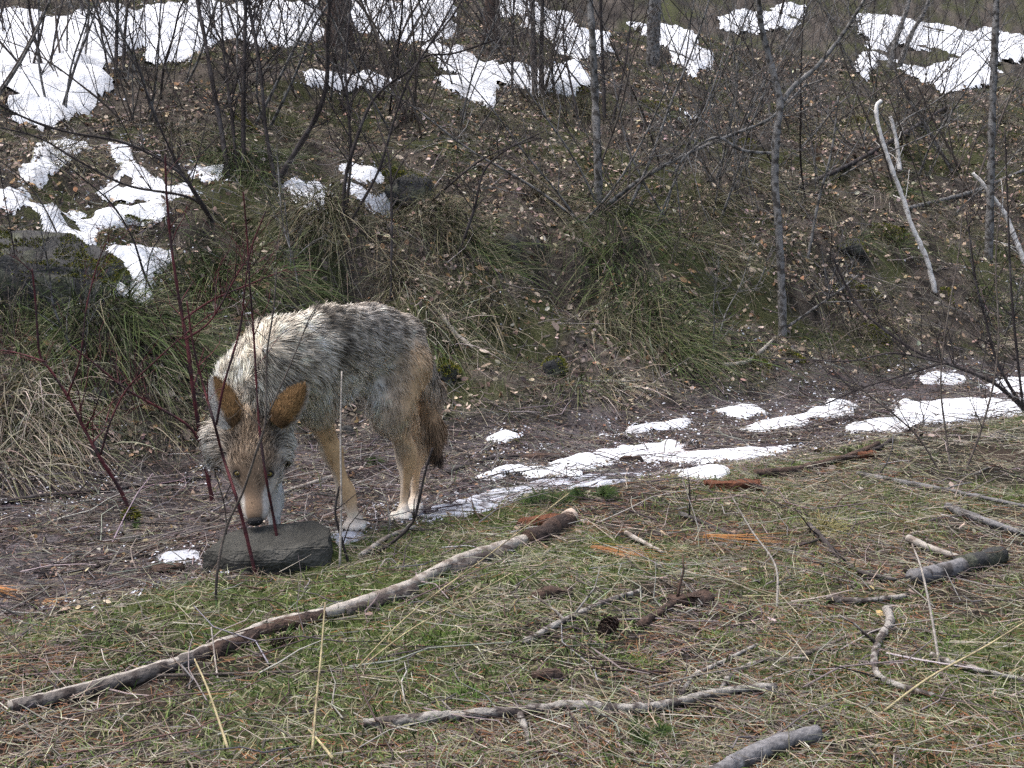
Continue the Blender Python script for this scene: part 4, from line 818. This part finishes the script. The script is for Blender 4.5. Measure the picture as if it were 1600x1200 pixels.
# arching branches over the trail on the right, rooted past the snow
d_ = 5.3; st = [trace([(1640, 690), (1600, 640), (1549, 596), (1482, 569), (1431, 549), (1364, 501), (1330, 461), (1300, 400)], 8, .3, d_, .02, rg), trace([(1482, 569), (1468, 569), (1414, 586), (1347, 606), (1286, 633)], 5, .1, d_, .02, rg), trace([(1600, 640), (1560, 570), (1540, 500), (1525, 440), (1510, 330)], 6, .1, d_, .02, rg), trace([(1482, 569), (1397, 552), (1330, 564), (1262, 562), (1188, 559)], 4, .2, d_, .02, rg), trace([(1600, 645), (1590, 560), (1580, 450), (1575, 330), (1570, 200)], 5, .1, d_, .02, rg)]
st[0][0][0] = [st[0][0][0][0], d_, float(height(st[0][0][0][0], d_)) - .02]
build_shrub('bare_shrub', 'dark shrub arching its branches low over the trail snow', st, M['twig_dark'], None, rg, 14, 5, .32, .15)
d_ = 4.0; b = np.array([1.42, d_, float(height(1.42, d_))]); st = [trace([(1486, 770), (1440, 690), (1400, 650), (1330, 590), (1290, 500), (1270, 420)], 3.5, .2, d_, .02, rg), trace([(1490, 772), (1480, 690), (1470, 600), (1480, 500), (1500, 380), (1505, 260)], 4, .3, d_, .02, rg), trace([(1495, 772), (1540, 650), (1560, 540), (1556, 400), (1570, 280)], 4, .2, d_, .02, rg)]
for p_, _ in st: p_[0] = [p_[0][0], d_, float(height(p_[0][0], d_)) - .01]
build_shrub('bare_shrub', 'wispy brown shrub on the near side of the trail snow', st, M['twig_brown'], None, rg, 10, 4, .28, .12)
# standing trees at the back
for u, v, wpx, lab, mt, ln in [(530, 72, 36, 'broad dark trunk with a flared base on the snowy shelf', 'bark', .25), (768, 66, 24, 'mossy forked trunk on the snowy shelf', 'bark', .4), (1020, 100, 20, 'grey trunk on the shelf beyond the tilted snow wedge', 'twig_grey', .1)]:
    b = at(u, v); s_ = b[1] / FPX; r = wpx * s_ / 2; hgt = 6.5; pts = [b - [0, 0, .1], b + [0, 0, .15], b + [ln * .1, 0, 1], b + [ln * .4, .1, 3], b + [ln, .3, hgt]]
    p_, q_ = resample(pts, [r * 1.5, r * 1.08, r * .95, r * .75, r * .2], 40); st = [(p_, q_)]
    for k in range(9):
        i0 = 12 + 3 * k; a = rg.random() * 6.283; dv = np.array([math.cos(a), math.sin(a), .35]); st.append(resample([p_[i0], p_[i0] + dv * .5, p_[i0] + dv * (1.3 - .06 * k) + [0, 0, .2]], [q_[i0] * .35, q_[i0] * .22, .006], 14))
    e = empty('tree', tuple(b)); tag(e, lab, 'tree')
    for k, (pp, qq) in enumerate(st):
        V, F, _, _ = tubes([pp], [qq * (1 + .06 * rg.normal(size=len(qq)))], 12 if k == 0 else 6); mesh_obj('trunk' if k == 0 else 'limb', V - b, F, M[mt], e, None, True)
    P1, R1 = [], []
    for pp, qq in st[1:]:
        a, bb = side_twigs(pp, qq, 8, .5, rg, .2); P1 += a; R1 += bb
        for q, w_ in zip(a, bb):
            c, d = side_twigs(np.array(q), w_, 4, .25, rg, .2); P1 += c; R1 += d
    V, F, _, _ = tubes(P1, R1, 3, False); tag(mesh_obj('crown', V - b, F, M['twig_dark'], e), None, None, None, 'stuff')
# many more bare shrubs: thicket on slope and shelf
FILL = [('bare_shrub', 'dark bare shrub of %s stems, %s, beside %s', 'twig_dark', 'dark shrubs of the thicket'), ('bare_shrub', 'pale grey bare shrub of %s stems, %s, beside %s', 'twig_grey', 'grey shrubs of the thicket'), ('bare_shrub', 'brown twiggy bare shrub of %s stems, %s, beside %s', 'twig_brown', 'brown shrubs of the thicket')]
spots = []
for k in range(185):
    right = k % 2; u = 900 + rg.random() * 760 if right else -40 + rg.random() * 960; v = (20 + 330 * rg.random() ** 1.15) if right else (15 + 190 * rg.random() ** 1.2); spots.append((u, v))
spots += [(1120, 560), (1400, 540), (1560, 520), (1330, 500), (40, 470), (250, 480), (90, 380), (450, 440), (1060, 420), (1480, 430), (1180, 450), (20, 560), (130, 560)]
gpts = at_many(spots)
for k, b in enumerate(gpts):
    kind = [0, 2, 1, 0, 2][k % 5] if k % 2 == 0 else [1, 2, 1, 2, 0][k % 5]; st = []; low = spots[k][1] > 370
    for j in range(rg.integers(2, 5)):
        a = rg.random() * 6.283; ln_ = 1.3 if (k % 5 in (1, 2) and spots[k][0] > 900) else .5; d = nrm(np.array([math.cos(a) * ln_, math.sin(a) * .3 - .1, 1.0])); hgt = (.8 + 1.5 * rg.random()) * (.4 if low else 1); q = [b + np.array([rg.normal() * .04, rg.normal() * .03, -.03])]
        for i in range(5):
            d = nrm(d + rg.normal(size=3) * .13); q.append(q[-1] + d * hgt / 5)
        r = (.0035 + .007 * rg.random() ** 2) * (.55 if low else 1); st.append(resample(q, np.linspace(r, r * .3, 6), 17))
    n_, lab, mt, grp = FILL[kind]; lab = lab % (['two', 'three', 'four'][len(st) - 2], 'low' if low else ('tall' if max(q_[0][-1][2] for q_ in st) - b[2] > 1.6 else 'waist-high'), beside(b)); build_shrub(n_, lab, st, M[mt], grp, rg, 9, 4, .42 * (.6 if low else 1), .2 * (.7 if low else 1))
# white dead branches leaning on the bank
def stick(name, label, px, wpx, mat, cat='stick', lift=.5, taper=.7, d0=None, sides=8, side=0, group=None, Ls=.12, K=None, rough=.06, parent=None, lean=0):
    if d0 is None: pts = at_many(px); s_ = pts[:, 1] / FPX; pts[:, 2] += s_ * wpx * .5 * lift * .95 + .002
    else: pts = np.array([P(u, v, d0 + lean * k / (len(px) - 1)) for k, (u, v) in enumerate(px)]); s_ = pts[:, 1] / FPX
    p, r = resample(pts, wpx * s_ / 2 * np.linspace(1, taper, len(px)), K or 10 * (len(px) - 1) + 1)
    r = r * (1 + rough * .5 * rg.normal(size=len(r))); V, F, _, _ = tubes([p], [r], sides); V = wobbly(V, p, r, sides, .2 + 3 * rough); o0 = p[0]
    if parent is not None: return mesh_obj(name, V - np.array(parent.location), F, mat, parent, None, True)
    o = mesh_obj(name, V - o0, F, mat, None, None, True); o.location = o0; tag(o, label, cat, group)
    if side:
        a, b = side_twigs(p, r, side, Ls, rg, .15, .9, .12); V, F, _, _ = tubes(a, b, 4); tag(mesh_obj('twigs', V - o0, F, mat, o), None, None, None, 'stuff')
    return o
for nm, lab, px, wp, ln in [('dead_branch', 'longest white barkless dead branch leaning on the bank', [(1462, 458), (1448, 405), (1424, 351), (1411, 310), (1391, 256), (1374, 202), (1369, 168), (1376, 158)], 8, .25), ('dead_branch', 'short pale dead branch beside the longest white one', [(1406, 268), (1404, 250), (1400, 216), (1391, 182)], 7.5, .1),
        ('dead_branch', 'white barkless branch leaning across the pale grey sapling', [(1612, 436), (1597, 400), (1583, 364), (1570, 334), (1543, 297), (1520, 270)], 8.5, .2)]:
    b = at(*px[0]); stick(nm, lab, px, wp, M['whitewood'], 'branch', 0, .65, b[1] - .02, lean=ln, side=6, rough=.1, Ls=.2)

# ------------------------------------------------------------------ fallen wood on the verge
lg = stick('fallen_branch', 'long curved fallen branch with peeling bark lying across the verge', [(15, 1112), (90, 1094), (170, 1074), (270, 1045), (330, 1022), (420, 985), (510, 966), (560, 950), (640, 922), (720, 882), (800, 858), (832, 846)], 20, M['barewood'], 'branch', .75, .95, sides=12, rough=.04)
stick('bark', None, [(825, 852), (850, 842), (875, 828), (889, 819)], 32, M['bark'], lift=.5, taper=.9, sides=12, parent=lg, rough=.05)
stick('bark', None, [(330, 1028), (380, 1008), (430, 986), (480, 974), (505, 968)], 28, M['bark'], lift=.35, taper=.8, sides=12, parent=lg, rough=.08)
stick('bark', None, [(540, 960), (580, 950), (620, 936), (650, 925)], 22, M['greybark'], lift=.3, taper=.8, sides=12, parent=lg, rough=.08)
stick('bark', None, [(20, 1114), (95, 1096), (160, 1080), (250, 1054), (325, 1027)], 25, M['greybark'], lift=.5, taper=.85, sides=12, parent=lg, rough=.08)
stick('bark', None, [(700, 896), (750, 878), (800, 862)], 20, M['greybark'], lift=.2, taper=1, sides=12, parent=lg, rough=.08)
stick('cut_end', None, [(886, 820), (893, 815)], 25, M['cutwood'], lift=.8, taper=.9, sides=12, parent=lg, rough=.02, K=4)
bs = stick('fallen_branch', 'pale scaly barked branch with side shoots lying below the long branch', [(568, 1140), (640, 1134), (720, 1126), (810, 1120), (900, 1112), (1000, 1116), (1080, 1100), (1140, 1088), (1212, 1082)], 19, M['birch'], 'branch', .9, .75, sides=10, rough=.09)
for px, w_ in [([(1065, 1090), (1085, 1062), (1120, 1045), (1150, 1030), (1180, 1015)], 9), ([(1125, 1085), (1145, 1060), (1190, 1040), (1260, 1036)], 10), ([(812, 1125), (822, 1150), (826, 1170)], 13), ([(1000, 1104), (960, 1108), (890, 1080)], 6)]: stick('side_shoot', None, px, w_, M['birch'], parent=bs, lift=1.3, taper=.6, sides=6)
lg2 = stick('short_log', 'short smooth grey log with a dark barked end lying in the straw', [(1426, 914), (1455, 909), (1485, 902), (1510, 896)], 28, M['greywood'], 'log', .9, 1, sides=14, rough=.02)
stick('bark', None, [(1500, 897), (1520, 892), (1545, 885), (1566, 880)], 33, M['darkrock'], parent=lg2, lift=.9, taper=.8, sides=12, rough=.06)
stick('short_log', 'smooth grey log end poking up below the scaly branch', [(1090, 1240), (1160, 1200), (1225, 1172), (1278, 1160)], 32, M['greywood'], 'log', .8, .9, sides=14, rough=.02)
for lab, px, w_, mt, sd in [
    ('twisted pale stick below the short grey log', [(1386, 960), (1390, 980), (1375, 1005), (1366, 1030), (1370, 1060), (1400, 1078), (1460, 1095)], 15, 'birch', 2), ('bleached stick ending against the short grey log', [(1418, 848), (1445, 860), (1480, 872), (1510, 880)], 13, 'barewood', 1),
    ('dark tapering stick pointing at the bleached stick', [(1262, 826), (1285, 848), (1310, 875), (1345, 900), (1400, 912)], 11, 'twig_dark', 3), ('thin forked stick with a bleached tip in the middle of the verge', [(820, 1010), (870, 982), (920, 958), (960, 942), (1000, 930)], 12, 'birch', 2), ('knobbly brown stick in the middle of the verge', [(1000, 985), (1030, 965), (1060, 946), (1105, 932)], 15, 'bark', 1),
    ('knobbly pale stick pointing at the short grey log', [(1292, 942), (1340, 945), (1400, 940), (1418, 936)], 12, 'birch', 0), ('dark dead stick along the near edge of the trail', [(1180, 748), (1240, 742), (1300, 728), (1340, 716), (1372, 700)], 15, 'bark', 2), ('dark twiggy stick ending at the trail snow', [(1340, 712), (1372, 704), (1400, 686), (1440, 668), (1470, 650)], 7, 'twig_dark', 4),
    ('pale thin stick slanting near the pine sprig', [(978, 838), (1000, 850), (1035, 868)], 9, 'barewood', 0), ('dark long twig across the trail beside the grey rock', [(0, 790), (80, 778), (180, 768), (300, 752), (330, 748)], 8, 'twig_dark', 4), ('pale twig bent on the trail edge below the hind paws', [(562, 874), (585, 858), (610, 842), (648, 828)], 9, 'barewood', 2),
    ('dark curved twig standing up beside the hind paws', [(585, 866), (620, 842), (645, 815), (655, 780), (665, 735), (676, 700)], 6, 'twig_dark', 2), ('thin dark twig standing before the front paw', [(545, 882), (533, 840), (524, 800), (530, 760)], 5, 'twig_dark', 3), ('grey stick lying in the straw above the short grey log', [(1480, 800), (1540, 822), (1600, 842)], 15, 'greywood', 1),
    ('grey forked stick in the straw on the right', [(1340, 745), (1420, 760), (1500, 775), (1620, 800)], 9, 'greywood', 4), ('dark twig across the verge beyond the pale slanting stick', [(1062, 806), (1100, 822), (1140, 838), (1178, 850)], 8, 'twig_dark', 3), ('bent grey twig arching near the twisted stick', [(1220, 1040), (1290, 1015), (1340, 995), (1420, 988), (1500, 1000)], 8, 'twig_brown', 2),
    ('pale slender stick among the needles beside the twisted stick', [(1455, 1030), (1500, 1046), (1560, 1060), (1610, 1070)], 11, 'birch', 1), ('dark stick end on the trail below the tail', [(700, 742), (760, 722), (820, 716), (860, 712)], 8, 'twig_dark', 3), ('brown stick lying across the trail behind the front leg', [(440, 775), (470, 765), (520, 748), (560, 735)], 8, 'barewood', 2),
    ('long dark twig beside the orange needles', [(60, 905), (140, 892), (230, 870), (330, 858)], 6, 'twig_dark', 2), ('grey twig lying behind the long curved branch', [(230, 1060), (330, 1058), (440, 1054), (540, 1052)], 6, 'twig_brown', 0), ('pale barkless stick on the bank behind the coyote rump', [(690, 500), (710, 525), (738, 548)], 10, 'barewood', 0), ('reddish stick at the foot of the crooked sapling', [(1130, 575), (1165, 570), (1190, 552), (1208, 535)], 8, 'barewood', 1),
    ('thin branch caught low across the bank by the white dead branch', [(1420, 330), (1480, 315), (1530, 300), (1600, 270)], 8, 'twig_grey', 4), ('dark branch lying across the bank above the crooked sapling', [(1240, 300), (1320, 265), (1400, 220), (1480, 170)], 8, 'twig_dark', 4)]:
    up_ = 'standing' in lab
    stick('fallen_stick', lab, px, w_, M[mt], side=sd, d0=(at(*px[0])[1] if up_ else None), rough=.07, taper=.6, lift=1.0)
# chunks of bark and rotten wood
for lab, u, v, wx, hx, mt, ang in [('orange rotten wood chunk at the edge of the trail snow', 1145, 764, 92, 22, 'rotwood', .05), ('crumbly red brown bark chunk behind the cut end', 850, 822, 80, 26, 'rotwood', .25), ('dark bark chunk lying in the middle of the verge', 1082, 945, 70, 30, 'bark', .2), ('orange wood splinter in the dark stick', 1355, 714, 44, 14, 'rotwood', .5), ('curved bark flake on the trail beside the grey rock', 262, 892, 56, 16, 'bark', .1), ('dark bark lump lying on the broken snow strip', 985, 722, 40, 16, 'bark', .1), ('dark bark piece on the trail beside the snow ridge', 850, 718, 70, 14, 'bark', .1), ('brown bark flake in the straw', 860, 935, 66, 26, 'bark', -.1), ('dark bark crumb beside the scaly branch', 850, 1060, 60, 26, 'bark', .1)]:
    rgk = np.random.default_rng(u); q = at(u, v); s_ = q[1] / FPX; a = wx * s_ / 2; h_ = hx * s_ * .55
    hull = [(x_ * a * (.8 + .3 * rgk.random()), y_ * a * .35 * (.8 + .4 * rgk.random()), z_ * h_ * (.7 + .5 * rgk.random())) for x_ in (-1, -.4, .3, 1) for y_ in (-1, 1) for z_ in (-.2, 1)]
    o = rock_mesh('wood_chunk', hull, q, M[mt], None, None, ang, .005, 3, .004, u, 40); tag(o, lab, 'wood chunk')
# pine cones
def cone(u, v, Lpx, ang, lab):
    q = at(u, v); s_ = q[1] / FPX; L = Lpx * s_; e = empty('pine_cone', tuple(q)); tag(e, lab, 'pine cone'); ax = np.array([math.cos(ang), math.sin(ang), .1]); sv = np.array([-math.sin(ang), math.cos(ang), 0]); uv_ = np.cross(ax, sv); V, F = [], []
    for k in range(70):
        t = (k + .5) / 70; th_ = k * 2.39996; r = L * .30 * math.sin(math.pi * (t * .86 + .1)) ** .8; o_ = sv * math.cos(th_) + uv_ * math.sin(th_); c = ax * L * (t - .5) + np.array([0, 0, L * .2]); ta = np.cross(ax, o_); b0 = len(V); w_ = L * .075
        tipd = c + o_ * r + ax * L * .07
        V += [c + o_ * r * .3 - ta * w_ * .5, c + o_ * r * .3 + ta * w_ * .5, tipd + ta * w_, tipd - ta * w_, tipd + ta * w_ - ax * L * .03, tipd - ta * w_ - ax * L * .03]; F += [(b0, b0 + 1, b0 + 2, b0 + 3), (b0 + 3, b0 + 2, b0 + 4, b0 + 5), (b0, b0 + 1, b0 + 4, b0 + 5)]
    tag(mesh_obj('scales', np.array(V), np.array(F), M['bark'], e), None, None, None, 'stuff')
cone(950, 990, 52, 1.0, 'open brown pine cone in the middle of the verge'); cone(440, 1010, 40, .6, 'small dark cone beside the long curved branch')
# green pine sprigs
def sprig(u, v, Rpx, lab, ntw=5, seed=0, colr=((.05, .09, .025), (.08, .12, .03), (.035, .07, .025))):
    rgk = np.random.default_rng(seed + u); q = at(u, v); s_ = q[1] / FPX; e = empty('pine_sprig', tuple(q)); tag(e, lab, 'pine sprig'); B_, D_ = [], []; pths = []; Rm = Rpx * s_
    for k in range(ntw):
        a = rgk.random() * 6.283; c = np.array([math.cos(a) * Rm * .55 * rgk.random(), math.sin(a) * Rm * .6 * rgk.random(), .01]); dv = nrm(np.array([math.cos(a), math.sin(a) * .6, .35 + .3 * rgk.random()])); pths.append([c, c + dv * Rm * .35])
        for j in range(90): B_.append(c + dv * Rm * .35 * rgk.random()); D_.append(nrm(dv * .8 + rgk.normal(size=3) * .6))
    B_ = np.array(B_); D_ = np.array(D_); D_[:, 2] = np.abs(D_[:, 2]) * .8; N = len(B_); c = pick(colr, N, rgk)
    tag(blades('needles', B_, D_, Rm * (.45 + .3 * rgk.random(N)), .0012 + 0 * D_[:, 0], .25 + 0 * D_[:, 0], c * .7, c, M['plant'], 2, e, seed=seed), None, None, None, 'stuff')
    V, F, _, _ = tubes([resample(p_, [.002, .0015], 4)[0] for p_ in pths], [[.002, .002, .0017, .0015]] * len(pths), 4); tag(mesh_obj('twig', V, F, M['twig_brown'], e), None, None, None, 'stuff')
sprig(850, 792, 46, 'green pine sprig beside the red brown bark chunk', 6); sprig(932, 778, 44, 'green pine sprig behind the cut end of the long branch', 6); sprig(1005, 1158, 46, 'green pine sprig below the scaly branch', 5); sprig(205, 828, 18, 'small green sprig on the angular trail stone', 3); sprig(590, 725, 30, 'small green tuft between front and hind legs', 4)
# tufts of brighter grass, and orange needle bunches
for k, (u, v, n_, col_, L_, lab) in enumerate([(940, 850, 260, (.12, .16, .035), .05, 'bright green grass tuft beyond the cut end'), (905, 870, 200, (.11, .15, .035), .045, 'bright green grass tuft below the cut end'), (205, 1040, 60, (.1, .15, .04), .07, 'green blades behind the grey part of the long branch'), (480, 882, 80, (.12, .15, .04), .05, 'green tuft at the end of the grey rock'),
        (270, 965, 160, (.12, .16, .04), .04, 'green tuft on the trail edge before the grey rock'), (440, 1010, 140, (.1, .15, .035), .04, 'green tuft under the long curved branch'), (1290, 830, 200, (.3, .27, .12), .09, 'straw coloured tuft in the needles on the right'), (690, 1000, 120, (.1, .16, .035), .05, 'green tuft in the middle of the verge'), (735, 1090, 160, (.09, .15, .035), .05, 'green tuft above the scaly branch'), (990, 1040, 120, (.11, .16, .035), .05, 'green tuft before the dark bark chunk'), (160, 1010, 120, (.1, .15, .04), .05, 'green tuft behind the long branch end'), (1120, 1000, 160, (.11, .16, .04), .045, 'green tuft below the dark bark chunk')]):
    rgk = np.random.default_rng(900 + k); q = at(u, v); x = q[0] + rgk.normal(size=n_) * .021; y = q[1] + rgk.normal(size=n_) * .021; d = nrm(np.stack([rgk.normal(size=n_) * .5, rgk.normal(size=n_) * .5, .7 + 0 * x], 1)); c = pick([col_], n_, rgk, .25)
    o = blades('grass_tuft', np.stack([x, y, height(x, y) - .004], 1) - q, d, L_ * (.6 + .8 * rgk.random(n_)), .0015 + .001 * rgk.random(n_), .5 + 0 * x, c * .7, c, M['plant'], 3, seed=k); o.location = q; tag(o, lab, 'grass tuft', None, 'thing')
for lab, px in [('fan of orange dry needles lying on the trail', (70, 948, 205, 952)), ('orange dry needle fan below the green pine sprig', (925, 862, 1060, 888)), ('orange needle fan poking in from the trail side', (-20, 925, 40, 935)), ('orange needles among the straw beyond the dark tapering stick', (1100, 845, 1260, 850))]:
    rgk = np.random.default_rng(int(px[0] + 50)); a, b = at(px[0], px[1]), at(px[2], px[3]); N = 22; dv = b - a; L = np.linalg.norm(dv); D_ = nrm(nrm(dv) + rgk.normal(size=(N, 3)) * np.array([.1, .16, .05])); c = pick([(.36, .17, .06), (.42, .21, .08), (.28, .13, .05)], N, rgk)
    o = blades('needle_fan', np.tile([0, 0, .012], (N, 1)) + rgk.normal(size=(N, 3)) * .003, D_, L * (.6 + .4 * rgk.random(N)), .0022 + 0 * c[:, 0], .06 * rgk.random(N), c, c, M['plant'], 4); o.location = a; tag(o, lab, 'pine needles', None, 'thing')
# standing dry stalks
for lab, px, w_, c in [('pale straight dry stalk standing before the coyote', [(531, 886), (533, 780), (532, 680), (534, 580)], 4.5, 'barewood'), ('thick yellow straw standing below the long branch', [(488, 1175), (494, 1100), (502, 1020), (508, 942)], 5, 'straw'), ('leaning yellow straw crossing the long branch end', [(356, 1170), (340, 1120), (322, 1070), (304, 1030)], 5, 'straw'), ('thin grey stalk leaning beside the yellow straw', [(340, 1060), (336, 1030), (330, 980)], 4, 'barewood'),
        ('long straw leaning over the middle of the verge', [(550, 1052), (640, 960), (760, 870), (890, 770)], 2.6, 'straw'), ('second long straw fanning from the same root', [(560, 1046), (640, 985), (720, 940), (800, 895)], 2.6, 'straw'), ('bent white stalk standing on the right verge', [(1214, 952), (1212, 885), (1175, 830), (1140, 770)], 4, 'barewood'), ('pale stalk leaning beside the short grey log', [(1468, 1040), (1455, 960), (1440, 890), (1425, 850)], 5, 'barewood'), ('slanting straw over the twisted stick', [(1370, 1120), (1450, 1060), (1540, 1010), (1620, 960)], 4.5, 'straw'), ('thick straw stub leaning out of the verge', [(520, 1185), (500, 1160), (482, 1140)], 6, 'straw')]:
    M.setdefault('straw', material('yellow_straw', (.44, .375, .22), .75, .15, 40, .35, .3, 200, (.25, .2, .13), 25, .5, .62))
    b = at(*px[0]); d0 = b[1] if px[0][1] < 1160 else 1.85
    p_, r_ = resample([P(u, v, d0 + .06 * k) for k, (u, v) in enumerate(px)], np.linspace(w_, w_ * .6, len(px)) * d0 / FPX / 2, 24); V, F, _, _ = tubes([p_], [r_], 6); o = mesh_obj('dry_stalk', V - p_[0], F, M[c], None, None, True); o.location = p_[0]; tag(o, lab, 'stalk')
